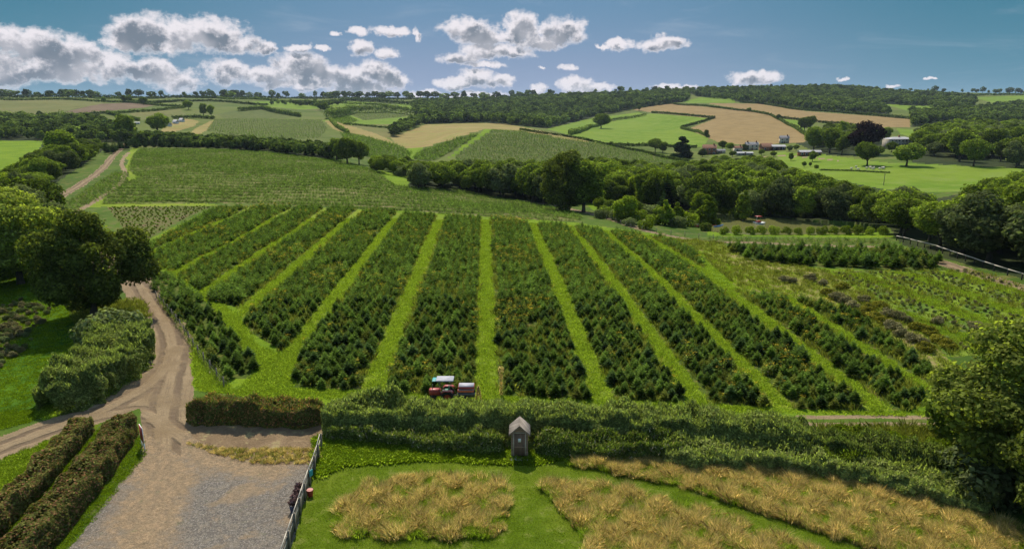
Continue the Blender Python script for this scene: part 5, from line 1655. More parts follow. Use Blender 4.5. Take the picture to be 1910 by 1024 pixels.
# ================================================================== built things
class MB:
    """collects shapes of one mesh"""
    def __init__(s): s.p = []

    def box(s, c, d, rz=0.0, ry=0.0, bev=0.0):
        x, y, z = d[0] / 2, d[1] / 2, d[2] / 2
        if bev <= 0:
            v = np.array([(-x, -y, -z), (x, -y, -z), (x, y, -z), (-x, y, -z), (-x, -y, z), (x, -y, z), (x, y, z), (-x, y, z)], float)
            f = np.array([(0, 3, 2, 1), (4, 5, 6, 7), (0, 1, 5, 4), (1, 2, 6, 5), (2, 3, 7, 6), (3, 0, 4, 7)])
        else:       # chamfered upper edges and corners
            b = bev
            def ring(xx, yy, zz, k):
                return [(-xx + k, -yy, zz), (xx - k, -yy, zz), (xx, -yy + k, zz), (xx, yy - k, zz), (xx - k, yy, zz), (-xx + k, yy, zz), (-xx, yy - k, zz), (-xx, -yy + k, zz)]
            v = np.array(ring(x, y, -z, b) + ring(x, y, z - b, b) + ring(x - b, y - b, z, b * .5), float)
            f4 = [(i + k * 8, (i + 1) % 8 + k * 8, (i + 1) % 8 + k * 8 + 8, i + k * 8 + 8) for k in (0, 1) for i in range(8)]
            f4 += [(16, 17, 18, 19), (16, 19, 20, 23), (20, 21, 22, 23)]
            f = np.array(f4)
        R_ = Matrix.Rotation(rz, 3, 'Z') @ Matrix.Rotation(ry, 3, 'Y')
        v = v @ np.array(R_).T + np.array(c)
        s.p.append((v, f)); return s

    def tube(s, path, r, seg=8):
        r = r if hasattr(r, '__len__') else [r] * len(path)
        v, f = tube(path, r, seg); s.p.append((v, f))
        for e, cc_ in ((0, path[0]), (len(path) - 1, path[-1])):
            ring = v[e * seg:(e + 1) * seg]
            vv = np.concatenate((ring, [np.array(cc_, float)]))
            s.p.append((vv, np.array([(i, (i + 1) % seg, seg) for i in range(seg)])))
        return s

    def prism(s, poly, y0, y1, axis='y'):
        """polygon in (x,z) pulled from y0 to y1"""
        n = len(poly)
        a = [(x, y0, z) for x, z in poly]; b = [(x, y1, z) for x, z in poly]
        v = np.array(a + b, float)
        if axis == 'x': v = v[:, [1, 0, 2]]
        s.p.append((v, np.array([(i, (i + 1) % n, n + (i + 1) % n, n + i) for i in range(n)])))
        s.p.append((v, np.array([list(range(n))[::-1]]))); s.p.append((v, np.array([list(range(n, 2 * n))])))
        return s

    def build(s, name, mat, parent=None, loc=None, rz=0.0, smooth_=False):
        v, f = merge(s.p)
        o = link(name, mesh_np(name, v, f, [mat], smooth_=smooth_), (), parent, loc)
        if rz: o.rotation_euler = (0, 0, rz)
        return o


def empty(name, loc, rz, label, cat, group=None):
    e = bpy.data.objects.new(name, None); COL.objects.link(e)
    e.location = tuple(float(q) for q in loc); e.rotation_euler = (0, 0, rz); e.empty_display_size = 0.5
    return tag(e, label, cat, group)


def board_mat(name, c, gap=0.12, vertical=True, dark=0.5):
    m, t, out = new_mat(name)
    tcn = t.add('ShaderNodeTexCoord')
    sx = t.add('ShaderNodeSeparateXYZ'); t.l.new(tcn.outputs['Object'], sx.inputs[0])
    crd = t.m('ADD', sx.outputs[0], sx.outputs[1]) if vertical else sx.outputs[2]
    fr = t.m('FRACT', t.m('DIVIDE', crd, gap))
    line = t.ramp(t.m('ABSOLUTE', t.m('SUBTRACT', fr, 0.5)), 0.40, 0.48)
    bid = t.m('FLOOR', t.m('DIVIDE', crd, gap))
    wn = t.add('ShaderNodeTexWhiteNoise', noise_dimensions='1D'); t.l.new(bid, wn.inputs['W'])
    gr = t.noise(t.v('MULTIPLY', tcn.outputs['Object'], (14, 14, 1.2) if vertical else (1.2, 1.2, 14)), 2.0, 4, 0.6)
    col = t.mix(1.0, c, t.m('ADD', 0.75, t.m('MULTIPLY', wn.outputs['Value'], 0.4)), 'MULTIPLY')
    col = t.mix(1.0, col, t.ramp(gr, 0.3, 0.7, 0.7, 1.25, False), 'MULTIPLY')
    col = t.mix(t.m('MULTIPLY', line, dark), col, (0.02, 0.015, 0.01))
    bsdf(t, out, col, 0.85, 0.15, (t.m('SUBTRACT', gr, line), 0.6, 0.02))
    return m


def wall_mat(name, a, b, scale=7.0):
    m, t, out = new_mat(name)
    tcn = t.add('ShaderNodeTexCoord')
    br = t.add('ShaderNodeTexBrick')
    t.l.new(tcn.outputs['Object'], br.inputs['Vector'])
    br.inputs['Scale'].default_value = scale
    t.put(br.inputs['Color1'], a); t.put(br.inputs['Color2'], b); t.put(br.inputs['Mortar'], tuple(x * 0.8 for x in a))
    n_1 = t.noise(tcn.outputs['Object'], 1.2, 4, 0.6)
    bsdf(t, out, t.mix(1.0, br.outputs[0], t.ramp(n_1, 0.3, 0.7, 0.75, 1.2, False), 'MULTIPLY'), 0.9, 0.1)
    return m


M['shed_board'] = board_mat('shed_board', (0.330, 0.215, 0.150), 0.13, False)
M['shed_door'] = board_mat('shed_door_board', (0.260, 0.160, 0.110), 0.11, True)
M['trim'] = plain('pale_trim', (0.460, 0.370, 0.290), 0.8, 0.15)
M['felt'] = board_mat('grey_roof_sheet', (0.235, 0.205, 0.175), 0.45, True, 0.35)
M['old_wood'] = board_mat('weathered_wood', (0.250, 0.220, 0.170), 0.16, True, 0.7)
M['rail_wood'] = plain('pale_rail', (0.480, 0.440, 0.370), 0.8, 0.2, 0.3, 6)
M['concrete'] = plain('concrete', (0.360, 0.340, 0.310), 0.9, 0.1, 0.2, 5)
M['white'] = plain('white_paint', (0.78, 0.78, 0.76), 0.5, 0.3, 0.08)
M['cream_cloth'] = plain('pale_canopy', (0.33, 0.34, 0.38), 0.6, 0.2, 0.12)
M['red'] = plain('red_paint', (0.330, 0.040, 0.030), 0.4, 0.5, 0.2)
M['orange'] = plain('orange_paint', (0.55, 0.13, 0.05), 0.5, 0.4, 0.2)
M['blue'] = plain('blue_paint', (0.05, 0.16, 0.36), 0.4, 0.5, 0.15)
M['teal'] = plain('teal_paint', (0.05, 0.30, 0.30), 0.5, 0.3, 0.15)
M['green_paint'] = plain('green_paint', (0.05, 0.20, 0.13), 0.5, 0.3, 0.15)
M['navy'] = plain('dark_blue_glaze', (0.03, 0.05, 0.11), 0.4, 0.5, 0.2)
M['purple_leaf'] = leaf_mat('purple_leaf', (0.10, 0.07, 0.06), (0.22, 0.14, 0.15), (1.2, 1.0, 1.0), 0.3, 0.3)
M['rubber'] = plain('black_rubber', (0.025, 0.024, 0.023), 0.9, 0.2)
M['dark_metal'] = plain('dark_metal', (0.08, 0.08, 0.085), 0.5, 0.5, 0.2)
M['glass'] = plain('dark_glass', (0.03, 0.045, 0.055), 0.12, 0.6, 0.1)
M['brick'] = wall_mat('red_brick', (0.330, 0.150, 0.085), (0.260, 0.110, 0.065))
M['stone'] = wall_mat('pale_stone', (0.360, 0.330, 0.270), (0.300, 0.275, 0.225), 3)
M['render'] = plain('cream_render', (0.520, 0.450, 0.350), 0.9, 0.1, 0.12, 0.8)
M['slate'] = plain('slate_roof', (0.110, 0.115, 0.130), 0.6, 0.3, 0.2, 1.5)
M['tile'] = plain('brown_tile_roof', (0.170, 0.090, 0.060), 0.85, 0.1, 0.25, 1.5)
M['tin'] = plain('pale_metal_roof', (0.300, 0.300, 0.310), 0.6, 0.3, 0.2, 1.0)
M['wool'] = plain('fleece', (0.560, 0.520, 0.430), 0.95, 0.0, 0.2, 6)
M['black_face'] = plain('dark_wood', (0.040, 0.034, 0.030), 0.8, 0.1)

# the little wooden shed
sp_ = pick(969, 855)
sh = empty('shed', (sp_[0], sp_[1] + 0.1, sp_[2]), R(-1.5), 'tall narrow wooden shed with a gabled grey roof, standing against the hedge', 'shed')
wd_, dp_, hw_, hr_ = 1.16, 1.25, 1.92, 2.42
m_ = MB(); m_.prism([(-wd_ / 2, 0.08), (wd_ / 2, 0.08), (wd_ / 2, hw_), (0, hr_), (-wd_ / 2, hw_)], 0.0, dp_)
m_.build('wall', M['shed_board'], sh)
m_ = MB()
for s_ in (-1, 1):
    ex, ez = 0.74, hw_ - 0.13
    m_.prism([(0, hr_ + 0.02), (s_ * ex, ez), (s_ * ex, ez + 0.05), (0, hr_ + 0.085)][::s_], -0.16, dp_ + 0.12)
m_.build('roof', M['felt'], sh)
m_ = MB()
for s_ in (-1, 1):
    m_.prism([(0, hr_ - 0.06), (s_ * 0.74, hw_ - 0.21), (s_ * 0.74, hw_ - 0.135), (0, hr_ + 0.015)][::s_], -0.175, -0.145)
m_.build('barge_board', M['shed_board'], sh)
dr = MB().box((0, -0.022, 0.98), (0.74, 0.04, 1.72)).build('door', M['shed_door'], sh)
MB().box((0.30, -0.055, 0.95), (0.03, 0.03, 0.14)).build('handle', M['dark_metal'], dr)
sg_ = MB().box((0.0, -0.052, 1.36), (0.20, 0.02, 0.26)).build('door_sign', M['white'], dr)
MB().box((0, -0.05, 0.86), (0.74, 0.02, 0.06)).build('ledge', M['shed_board'], dr)
m_ = MB(); m_.box((-0.41, -0.02, 0.98), (0.06, 0.05, 1.80)); m_.box((0.41, -0.02, 0.98), (0.06, 0.05, 1.80)); m_.box((0, -0.02, 1.91), (0.88, 0.05, 0.06))
m_.build('door_frame', M['trim'], sh)
MB().box((0, -0.28, 0.06), (1.18, 0.55, 0.14)).build('step', M['concrete'], sh)
MB().box((0, dp_ / 2, 0.03), (1.22, dp_ + 0.06, 0.10)).build('base', M['concrete'], sh)


# red tractor with a pale canopy, and what it pulls
def wheel(parent, x, y, r, w_, hub):
    wv = MB()
    n = 20
    prof_ = [(r * 0.62, -w_ / 2), (r * 0.95, -w_ / 2), (r, -w_ * 0.3), (r, w_ * 0.3), (r * 0.95, w_ / 2), (r * 0.62, w_ / 2)]
    vs = []
    for i in range(n):
        a = 2 * math.pi * i / n
        for rr, yy in prof_: vs.append((math.cos(a) * rr, yy, math.sin(a) * rr))
    k_ = len(prof_)
    f = [(i * k_ + j, i * k_ + (j + 1) % k_, ((i + 1) % n) * k_ + (j + 1) % k_, ((i + 1) % n) * k_ + j) for i in range(n) for j in range(k_)]
    wo_ = link('wheel', mesh_np('wheel', np.array(vs), np.array(f), [M['rubber']]), (), parent, (x, y, r))
    MB().tube([(0, -w_ * 0.3, 0), (0, w_ * 0.3, 0)], r * 0.62, 14).build('rim', hub, wo_)


tx, ty = -5.75, 53.1
tr = empty('tractor', (tx, ty, float(Hf(tx, ty))), math.pi, 'small red tractor with a pale flat canopy, just behind the long hedge', 'tractor')
MB().box((0.75, 0, 1.02), (1.15, 0.62, 0.55), bev=0.08).build('bonnet', M['red'], tr)
m_ = MB(); m_.box((0.0, 0, 0.72), (2.1, 0.42, 0.32)); m_.box((-0.35, 0, 0.98), (0.7, 0.7, 0.16))
m_.build('chassis', M['dark_metal'], tr)
for s_ in (-1, 1):
    wheel(tr, -0.55, s_ * 0.68, 0.62, 0.34, M['red']); wheel(tr, 0.98, s_ * 0.58, 0.38, 0.24, M['red'])
    m_ = MB(); m_.prism([(-1.2, 1.2), (-1.0, 1.36), (-0.2, 1.36), (0.05, 1.15), (0.0, 1.1), (-0.25, 1.29), (-0.95, 1.29), (-1.12, 1.15)], s_ * 0.68 - 0.19, s_ * 0.68 + 0.19)
    m_.build('mudguard', M['red'], tr)
m_ = MB(); m_.box((-0.45, 0, 1.16), (0.45, 0.46, 0.12), bev=0.03); m_.box((-0.66, 0, 1.42), (0.1, 0.46, 0.45), bev=0.03)
m_.build('seat', M['green_paint'], tr)
m_ = MB().tube([(0.12, 0, 1.1), (-0.05, 0, 1.5)], 0.03)
an_ = np.linspace(0, 2 * np.pi, 13)
m_.tube([(-0.05 + 0.06 * math.cos(a), 0.18 * math.sin(a), 1.52 + 0.12 * math.cos(a)) for a in an_], 0.015, 5)
m_.build('steering_wheel', M['dark_metal'], tr)
m_ = MB()
for x in (-0.85, 0.25):
    for s_ in (-1, 1): m_.box((x, s_ * 0.5, 1.72), (0.05, 0.05, 1.15))
m_.build('canopy_frame', M['dark_metal'], tr)
MB().box((-0.30, 0, 2.36), (1.75, 1.30, 0.10), bev=0.04).build('canopy', M['cream_cloth'], tr)
MB().box((0.72, 0, 2.28), (0.5, 1.0, 0.05), bev=0.02).build('visor', M['teal'], tr)
MB().tube([(0.95, 0.2, 1.2), (0.95, 0.2, 1.85)], 0.035).build('exhaust', M['dark_metal'], tr)
tl_ = empty('trailer', (tx + 1.95, ty, float(Hf(tx + 2.2, ty))), math.pi, 'low dark trailer with two stacked dark red slabs, right behind the tractor', 'trailer')
m_ = MB(); m_.box((0, 0, 0.62), (1.8, 1.05, 0.10)); m_.tube([(0.9, 0, 0.6), (1.35, 0, 0.6)], 0.04)
m_.build('bed', M['dark_metal'], tl_)
for s_ in (-1, 1): wheel(tl_, 0, s_ * 0.62, 0.34, 0.2, M['dark_metal'])
MB().box((0, -0.53, 0.85), (1.8, 0.04, 0.36)).build('side_board', M['dark_metal'], tl_)
MB().box((0, 0.53, 0.85), (1.8, 0.04, 0.36)).build('side_board', M['dark_metal'], tl_)
for k_, zz_ in enumerate((1.22, 1.58)):
    b_ = MB().box((0.05 * k_, 0, zz_), (1.62, 1.12, 0.20), bev=0.05).build('stacked_slab', M['red'] if k_ else M['orange'], None, (tl_.location.x, tl_.location.y, tl_.location.z))
    tag(b_, 'upper flat red slab with a pale top on the trailer' if k_ else 'lower flat red slab on the trailer', 'slab', 'slabs on the trailer')
    MB().box((0.05 * k_, 0, zz_ + 0.115), (1.5, 1.0, 0.025)).build('slab_top', M['cream_cloth'], b_)
    b_.scale = (0.82, 0.82, 0.82)
tr.scale = tl_.scale = (0.82, 0.82, 0.82)
# dry brown stalk heap standing above the hedge
for px_, hh2, lb in ((893, 1.9, 'tan cone shaped dry stalk heap above the hedge right of the trailer'), (934, 2.6, 'tall dry dock stalk standing right of the centre lane')):
    x_ = (px_ - 955) * 0.0436; y_ = 51.6 if px_ < 900 else 54.0
    n_ = 420
    zz_ = RS.uniform(0, 1, n_) ** 0.8
    an_ = RS.uniform(0, 6.28, n_); rr_ = (0.42 if px_ < 900 else 0.22) * (1.05 - zz_) if px_ < 900 else 0.10 + 0.12 * np.exp(-((zz_ - 0.9) / 0.12) ** 2)
    Pc = np.stack((np.cos(an_) * rr_, np.sin(an_) * rr_, zz_ * hh2), 1)
    v, f = cards(Pc, 0.07, None, 1, 3.0, up=np.tile((0, 0, 1.0), (n_, 1)))
    o = link('dry_stalks', mesh_np('dry_stalks', v, f, [M['dry_grass']]), (), None, (x_, y_, 0))
    tag(o, lb, 'dry plant')


# fences
def rail_fence(name, W, label, h, sp_m, rails, post_w, pm, rm, boards=None, wire=False):
    W = resample(np.asarray(W), sp_m)
    e = empty(name, (W[0][0], W[0][1], float(Hf(*W[0]))), 0, label, 'fence')
    o0 = np.array((W[0][0], W[0][1], float(Hf(*W[0]))))
    for i, p in enumerate(W):
        z = float(Hf(*p)) - o0[2]
        lean = RS.normal() * 0.02
        MB().box((0, 0, h / 2 - 0.1), (post_w, post_w, h + 0.28), ry=lean).build('post', pm, e, (p[0] - o0[0], p[1] - o0[1], z), rz=RS.uniform(-.1, .1))
    Z = Hf(W[:, 0], W[:, 1]) - o0[2]
    for rz_, rr in rails:
        m_ = MB()
        for a, b, za, zb in zip(W[:-1], W[1:], Z[:-1], Z[1:]):
            L_ = math.hypot(*(b - a)); an = math.atan2(b[1] - a[1], b[0] - a[0])
            c = (a + b) / 2 - o0[:2]
            side = np.array((math.sin(an), -math.cos(an))) * (post_w / 2 + 0.02)
            m_.box((c[0] + side[0], c[1] + side[1], (za + zb) / 2 + rz_ + RS.normal() * 0.01), (L_ + 0.02, 0.035 if not wire else 0.012, rr), rz=an, ry=-math.atan2(zb - za, L_))
        m_.build('rail' if not wire else 'wire', rm, e)
    if boards:
        s0, s1, bh = boards
        m_ = MB()
        for i in range(int(s0 * (len(W) - 1)), int(s1 * (len(W) - 1))):
            a, b = W[i], W[i + 1]
            L_ = math.hypot(*(b - a)); an = math.atan2(b[1] - a[1], b[0] - a[0])
            side = np.array((-math.sin(an), math.cos(an))) * (post_w / 2 + 0.02)
            for k_ in range(int(L_ / 0.17)):
                c = a + (b - a) * (k_ + 0.5) / int(L_ / 0.17) - o0[:2]
                m_.box((c[0] - side[0], c[1] - side[1], Z[i] + bh / 2 + RS.normal() * 0.015), (0.135, 0.02, bh), rz=an)
        m_.build('boards', M['old_wood'], e)
    return e


YF = line_w([(600, 836), (592, 868), (575, 915), (548, 1000), (515, 1100)])
rail_fence('yard_fence', YF, 'weathered board fence with a pale top rail between the gravel yard and the lawn', 1.12, 1.6, [(1.08, 0.10), (0.62, 0.09)], 0.11, M['old_wood'], M['rail_wood'], boards=(0.22, 1.0, 0.86))
RF = line_w([(1672, 449), (1720, 461), (1760, 474), (1840, 502), (1910, 524), (2000, 552)])
rail_fence('rail_fence', RF, 'long pale post and rail fence between the farm track and the wood on the right', 1.0, 2.6, [(0.96, 0.13)], 0.12, M['black_face'], M['rail_wood'])
WF = line_w([(292, 556), (330, 602), (372, 664), (418, 722)])
rail_fence('wire_fence', WF, 'low post and wire fence curving along the outside of the dirt track', 0.95, 2.4, [(0.85, 0.012), (0.5, 0.012)], 0.09, M['old_wood'], M['dark_metal'], wire=True)
PF = line_w([(1100, 402), (1180, 427), (1260, 439), (1330, 446)])
rail_fence('wire_fence', PF, 'post and wire fence between the top of the tree blocks and the pond garden', 0.95, 3.0, [(0.85, 0.012), (0.5, 0.012)], 0.10, M['old_wood'], M['dark_metal'], wire=True)

# things along the yard fence
for k_, (px_, py_) in enumerate([(549, 948), (553, 938), (557, 928), (560, 917)]):
    p = pick(px_ - 2, py_ + 6)
    e = empty('plant_pot', p, 0, 'dark blue pot with a purple leaved plant, in the row against the yard fence', 'plant pot', 'pots against the yard fence')
    prof_p = [(0.0, 0.13), (0.05, 0.16), (0.30, 0.20), (0.34, 0.19)]
    MB().tube([(0, 0, a) for a, b in prof_p], [b for a, b in prof_p], 12).build('pot', M['navy'], e)
    n_ = 150
    Pc = norm(RS.normal(size=(n_, 3))) * 0.27 * RS.uniform(.4, 1, (n_, 1)) + np.array((0, 0, 0.62))
    v, f = cards(Pc, 0.10, None, 1, 1.8)
    link('foliage', mesh_np('foliage', v, f, [M['purple_leaf']]), (), e)
p = pick(579, 925)
e = empty('bucket', (p[0], p[1], p[2]), 0, 'red bucket standing against the lawn side of the yard fence', 'bucket')
MB().tube([(0, 0, 0.0), (0, 0, 0.46)], [0.15, 0.21], 14).build('body', M['red'], e)
MB().tube([(0.21 * math.cos(a), 0.03, 0.46 + 0.16 * math.sin(a)) for a in np.linspace(0, math.pi, 9)], 0.012, 5).build('handle', M['dark_metal'], e)
p = pick(582, 905)
o = MB().box((0, 0, 0.9), (0.30, 0.05, 0.42), rz=1.1, bev=0.01).build('notice_plate', M['teal'], None, tuple(p))
tag(o, 'small teal plate fixed on the yard fence', 'plate')

# sign at the end of the clipped hedge
p = pick(268, 836)
e = empty('sign_board', p, math.atan2(p[1], p[0]) + R(9), 'tall narrow white sign with a red back, edge-on at the end of the clipped hedge', 'sign')
MB().box((0, 0, 1.15), (0.95, 0.04, 1.15)).build('board', M['white'], e)
MB().box((0, 0.035, 1.15), (0.93, 0.02, 1.13)).build('back', M['red'], e)
for s_ in (-1, 1): MB().box((s_ * 0.40, 0.0, 0.28), (0.07, 0.07, 0.6)).build('post', M['white'], e)

# pole in the park meadow
p = pick(1648, 346)
e = empty('pole', p, 0, 'thin wooden pole standing alone in the park meadow below the oaks', 'pole')
hp_ = 22 / F_PX * p[1]
MB().tube([(0, 0, -0.3), (0, 0, hp_)], [0.14, 0.09], 8).build('shaft', M['old_wood'], e)
MB().box((0, 0, hp_ - 0.3), (0.9, 0.10, 0.10)).build('crossbar', M['old_wood'], e)


# houses
def house(px_, base, wpx, hpx, label, wall, roof, rz=0.0, depth=None, roof_h=0.32, hip=False, win=(3, 2), chim=1, name='house', eave=0.3, door=True, cat='house', lift=0):
    p = pick(px_, base)
    dd_ = p[1]
    W_ = wpx * dd_ / F_PX; H_ = hpx * dd_ / F_PX
    D_ = depth * dd_ / F_PX if depth else W_ * 0.6
    e = empty(name, (p[0], p[1], p[2] - 0.2 + lift), rz, label, cat)
    hw__ = H_ * (1 - roof_h) + 0.2
    MB().box((0, D_ / 2, hw__ / 2), (W_, D_, hw__)).build('wall', M[wall], e)
    m_ = MB()
    x, y0, y1, z0, z1 = W_ / 2 + eave, -eave, D_ + eave, hw__ + 0.004, H_ + 0.2
    if hip:
        rx = max(0.5, W_ / 2 - D_ / 2)
        v = np.array([(-x, y0, z0), (x, y0, z0), (x, y1, z0), (-x, y1, z0), (-rx, D_ / 2, z1), (rx, D_ / 2, z1)])
        m_.p.append((v, np.array([(0, 1, 5, 4), (2, 3, 4, 5)]))); m_.p.append((v, np.array([(1, 2, 5), (3, 0, 4)]))); m_.p.append((v, np.array([(0, 3, 2, 1)])))
    else:
        v = np.array([(-x, y0, z0), (x, y0, z0), (x, y1, z0), (-x, y1, z0), (-x, D_ / 2, z1), (x, D_ / 2, z1)])
        m_.p.append((v, np.array([(0, 1, 5, 4), (2, 3, 4, 5)]))); m_.p.append((v, np.array([(1, 2, 5), (3, 0, 4)]))); m_.p.append((v, np.array([(0, 3, 2, 1)])))
    ro = m_.build('roof', M[roof], e)
    for c_ in range(chim):
        cx_ = (c_ - (chim - 1) / 2) * W_ * 0.7 if chim > 1 else W_ * 0.32
        MB().box((cx_, D_ / 2, z1 + 0.2), (0.9, 0.7, 1.6)).build('chimney', M['brick'], ro)
    nx, nz = win
    for j in range(nz):
        for i in range(nx):
            if door and j == 0 and i == nx // 2: continue
            wx = (i + 0.5) / nx * W_ - W_ / 2; wz = (j + 0.55) / nz * hw__
            ww_, wh_ = min(1.2, W_ / nx * 0.5), min(1.5, hw__ / nz * 0.5)
            wf_ = MB().box((wx, -0.03, wz), (ww_ + 0.2, 0.06, wh_ + 0.2)).build('window', M['white'], e)
            MB().box((wx, -0.07, wz), (ww_, 0.03, wh_)).build('pane', M['glass'], wf_)
    if door:
        MB().box((0, -0.04, 1.05 + 0.1), (1.1, 0.08, 2.1)).build('door', M['shed_door'], e)
    return e


house(1682, 279, 48, 22, 'pale stone manor house with a low hipped slate roof among the park trees', 'stone', 'tin', R(8), depth=24, roof_h=0.16, hip=True, win=(7, 3), chim=3)
house(1712, 277, 20, 17, 'lower grey wing attached to the right of the stone manor house', 'stone', 'slate', R(8), depth=16, roof_h=0.25, win=(3, 2), chim=1)
house(1323, 289, 24, 18, 'red brick house at the left end of the farm hamlet', 'brick', 'tile', R(-12), depth=16, win=(3, 2), chim=1)
house(1345, 287, 16, 8, 'low green roofed outbuilding right of the red brick house', 'render', 'slate', R(4), depth=10, win=(2, 1), chim=0, name='outbuilding', cat='outbuilding')
house(1378, 285, 14, 12, 'small cream cottage between the outbuilding and the gabled house', 'render', 'tile', R(10), depth=10, win=(2, 1), chim=1)
house(1403, 281, 22, 15, 'gabled cream house with a slate roof in the middle of the hamlet', 'render', 'slate', R(-6), depth=14, win=(3, 2), chim=2)
house(1390, 290, 30, 6, 'long low pale roofed shed in front of the gabled house', 'concrete', 'tin', R(3), depth=12, win=(4, 1), chim=0, name='farm_shed', cat='farm shed')
house(1432, 282, 20, 14, 'brown brick barn with a steep tiled roof right of the gabled house', 'brick', 'tile', R(5), depth=16, win=(2, 1), chim=0, roof_h=0.5, name='barn', cat='barn')
house(1453, 281, 24, 10, 'open fronted barn with a pale metal roof edge', 'black_face', 'tin', R(0), depth=12, win=(3, 1), chim=0, name='barn', cat='barn')
house(1463, 268, 16, 14, 'dark roofed house standing above the hamlet against the corn field', 'render', 'slate', R(-10), depth=10, win=(2, 2), chim=1)
house(1512, 291, 40, 10, 'long barn with a pinkish roof behind two small trees', 'brick', 'tin', R(3), depth=12, win=(5, 1), chim=0, name='long_barn', cat='barn')
house(1900, 236, 14, 9, 'small pale house on the far right hillside', 'render', 'tile', R(-5), depth=9, win=(3, 1), chim=1)
for px_, b_, wv, lb in ((311, 236, 11, 'largest white roofed shed of the three on the left hillside'), (325, 231, 9, 'middle white roofed shed of the three on the left hillside'), (336, 228, 8, 'smallest white roofed shed of the three, furthest right on the left hillside')):
    house(px_, b_, wv, 7, lb, 'white', 'tin', R(-25), depth=7, roof_h=0.6, win=(1, 1), chim=0, name='white_shed', door=False, cat='shed')
for i, (px_, b_) in enumerate([(170, 241), (181, 240), (192, 238), (204, 237), (211, 234), (246, 236), (256, 232)]):
    house(px_, b_, 8, 4, 'white static caravan in the row between the left hillside trees', 'white', 'tin', R(-20 + i * 6), depth=4, roof_h=0.25, win=(2, 1), chim=0, name='caravan', door=False, cat='caravan')['group'] = 'white caravans among the left hillside trees'
house(300, 233, 14, 6, 'green shed with a reddish roof left of the white roofed sheds', 'green_paint', 'tile', R(-15), depth=6, win=(2, 1), chim=0, name='green_shed', door=False, cat='shed')


# pond side
p = pick(1128, 376)
e = empty('shelter', (p[0], p[1] + 2, p[2]), R(5), 'open sided shelter with a pale flat roof behind the red car', 'shelter')
MB().box((0, 0, 2.5), (5.6, 3.2, 0.14)).build('roof', M['tin'], e)
for sx_ in (-2.6, 2.6):
    for sy_ in (-1.4, 1.4): MB().box((sx_, sy_, 1.2), (0.14, 0.14, 2.46)).build('post', M['old_wood'], e)


def car(px_, base, paint, label, rz):
    p = pick(px_, base)
    e = empty('parked_car', p, rz, label, 'car')
    body = [(-2.0, 0.35), (-2.02, 0.75), (-1.9, 0.95), (-1.25, 1.0), (-0.8, 1.42), (0.75, 1.45), (1.45, 1.02), (1.95, 0.92), (2.0, 0.4)]
    MB().prism(body[::-1], -0.85, 0.85).build('body', M[paint], e)
    MB().prism([(-1.12, 1.03), (-0.78, 1.38), (0.72, 1.40), (1.25, 1.03)][::-1], -0.87, 0.87).build('windows', M['glass'], e)
    for x in (-1.25, 1.25):
        for s_ in (-1, 1): wheel(e, x, s_ * 0.78, 0.32, 0.2, M['dark_metal'])
    for s_ in (-1, 1): MB().box((2.0, s_ * 0.6, 0.72), (0.05, 0.3, 0.14)).build('headlight', M['white'], e)
    return e


car(1127, 379, 'red', 'red car parked in front of the open shelter beyond the farm track', R(60))


def hull(L_, Wd, Hh, mat, name, parent=None, loc=(0, 0, 0), rz=0.0):
    n = 13
    vs = []
    for i in range(n):
        t_ = i / (n - 1) * 2 - 1
        ww_ = Wd / 2 * max(0.03, (1 - abs(t_) ** 2.4)); sh_ = Hh * (0.75 + 0.25 * t_ * t_)
        for a in np.linspace(0, math.pi, 7):
            vs.append((t_ * L_ / 2, math.cos(a) * ww_, sh_ - math.sin(a) ** 0.7 * Hh * 0.8 * (1 - 0.3 * t_ * t_)))
        vs.append((t_ * L_ / 2 * 0.94, -ww_ * 0.7, sh_ * 0.86)); vs.append((t_ * L_ / 2 * 0.94, ww_ * 0.7, sh_ * 0.86))
    k_ = 9
    f = [(i * k_ + j, i * k_ + (j + 1) % k_, (i + 1) * k_ + (j + 1) % k_, (i + 1) * k_ + j) for i in range(n - 1) for j in range(k_)]
    o = link(name, mesh_np(name, np.array(vs), np.array(f), [M[mat]], smooth_=True), (), parent, loc)
    o.rotation_euler = (0, 0, rz)
    return o


for i, (px_, py_, c_, lb) in enumerate([(1312, 424, 'red', 'red canoe drawn up on the bank, left one of the red boats'), (1320, 421, 'orange', 'orange red canoe lying between the two red canoes on the pond bank'), (1329, 422, 'red', 'red canoe nearest the water on the pond bank'), (1340, 424, 'blue', 'blue canoe at the water edge right of the red canoes')]):
    p = pick(px_, py_)
    e = empty('canoe', (p[0], p[1], max(p[2], pond_z) + 0.05), R(15 + i * 9), lb, 'canoe')
    hull(4.3, 0.8, 0.42, c_, 'hull', e)
    MB().box((-0.8, 0, 0.30), (0.25, 0.6, 0.04)).build('seat', M['old_wood'], e); MB().box((0.8, 0, 0.30), (0.25, 0.6, 0.04)).build('seat', M['old_wood'], e)


def on_pond(px_, py_):
    r = ray(px_, py_); Y = (pond_z - CAM_H) * r[1] / r[2]
    return (Y * r[0] / r[1], Y, pond_z)


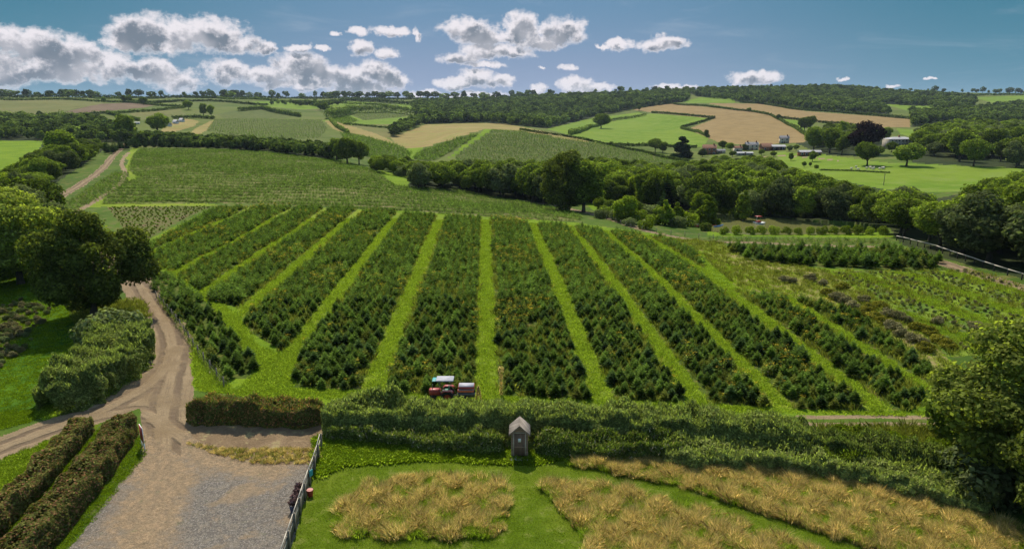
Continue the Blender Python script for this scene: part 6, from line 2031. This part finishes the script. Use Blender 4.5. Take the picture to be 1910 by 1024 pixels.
q = on_pond(1416, 417)
e = empty('pedal_boat', q, R(10), 'small red and white pedal boat floating in the middle of the pond', 'boat')
hull(3.0, 0.7, 0.5, 'white', 'hull', e, (0, -0.5, -0.1)); hull(3.0, 0.7, 0.5, 'white', 'hull', e, (0, 0.5, -0.1))
MB().box((-0.3, 0, 0.55), (1.2, 1.3, 0.35), bev=0.08).build('seat', M['red'], e)
MB().tube([(-0.8, 0, 0.7), (-0.8, 0, 1.9)], 0.03).build('mast', M['white'], e)
MB().box((-0.3, 0, 1.92), (1.5, 1.3, 0.06), bev=0.02).build('awning', M['red'], e)
q = pick(1298, 421)
e = empty('jetty', (q[0], q[1], q[2] + 0.1), R(5), 'pale timber landing stage beside the red canoes', 'jetty')
MB().box((0, 0, 0.22), (5.2, 1.4, 0.08)).build('deck', M['rail_wood'], e)
for x in (-2.3, 0, 2.3):
    for s_ in (-.6, .6): MB().box((x, s_, 0.0), (0.12, 0.12, 0.42)).build('leg', M['old_wood'], e)
for i, px_ in enumerate((1271, 1281, 1287)):
    q = pick(px_, 418)
    e = empty('white_parasol', q, 0, 'small folded white parasol in the garden left of the pond', 'parasol', 'folded white parasols left of the pond')
    MB().tube([(0, 0, 0), (0, 0, 2.0)], 0.04).build('pole', M['white'], e)
    MB().tube([(0, 0, 1.1), (0, 0, 1.5), (0, 0, 2.3)], [0.22, 0.16, 0.03], 8).build('canopy', M['white'], e)

# sheep in the shade of the park oaks
sv = []
pth = [(-0.55, 0, 0.62), (-0.48, 0, 0.66), (-0.25, 0, 0.68), (0.05, 0, 0.66), (0.32, 0, 0.68), (0.45, 0, 0.76), (0.56, 0, 0.86), (0.68, 0, 0.84), (0.80, 0, 0.78)]
rad_ = [0.06, 0.20, 0.27, 0.28, 0.25, 0.17, 0.11, 0.10, 0.05]
m_ = MB().tube(pth, rad_, 10)
for x in (-0.36, 0.28):
    for s_ in (-.13, .13): m_.tube([(x, s_, 0.55), (x + 0.02, s_, 0.3), (x, s_, 0.0)], [0.09, 0.05, 0.035], 6)
for s_ in (-1, 1): m_.tube([(0.64, s_ * .06, 0.92), (0.60, s_ * 0.18, 0.90)], [0.04, 0.015], 5)
v_, f_ = merge(m_.p)
SHEEP = mesh_np('sheep', v_, f_, [M['wool']], smooth_=True)
for i in range(15):
    px_ = RS.uniform(1612, 1655) if i < 11 else RS.uniform(1584, 1600)
    p = pick(px_, RS.uniform(313.5, 318.5))
    o = bpy.data.objects.new('sheep', SHEEP); COL.objects.link(o)
    o.location = tuple(p); o.rotation_euler = (0, 0, RS.uniform(0, 6.28)); o.scale = (1.25, 1.25, 1.2)
    tag(o, 'pale sheep of the small flock resting below the park oaks', 'sheep', 'sheep below the park oaks')
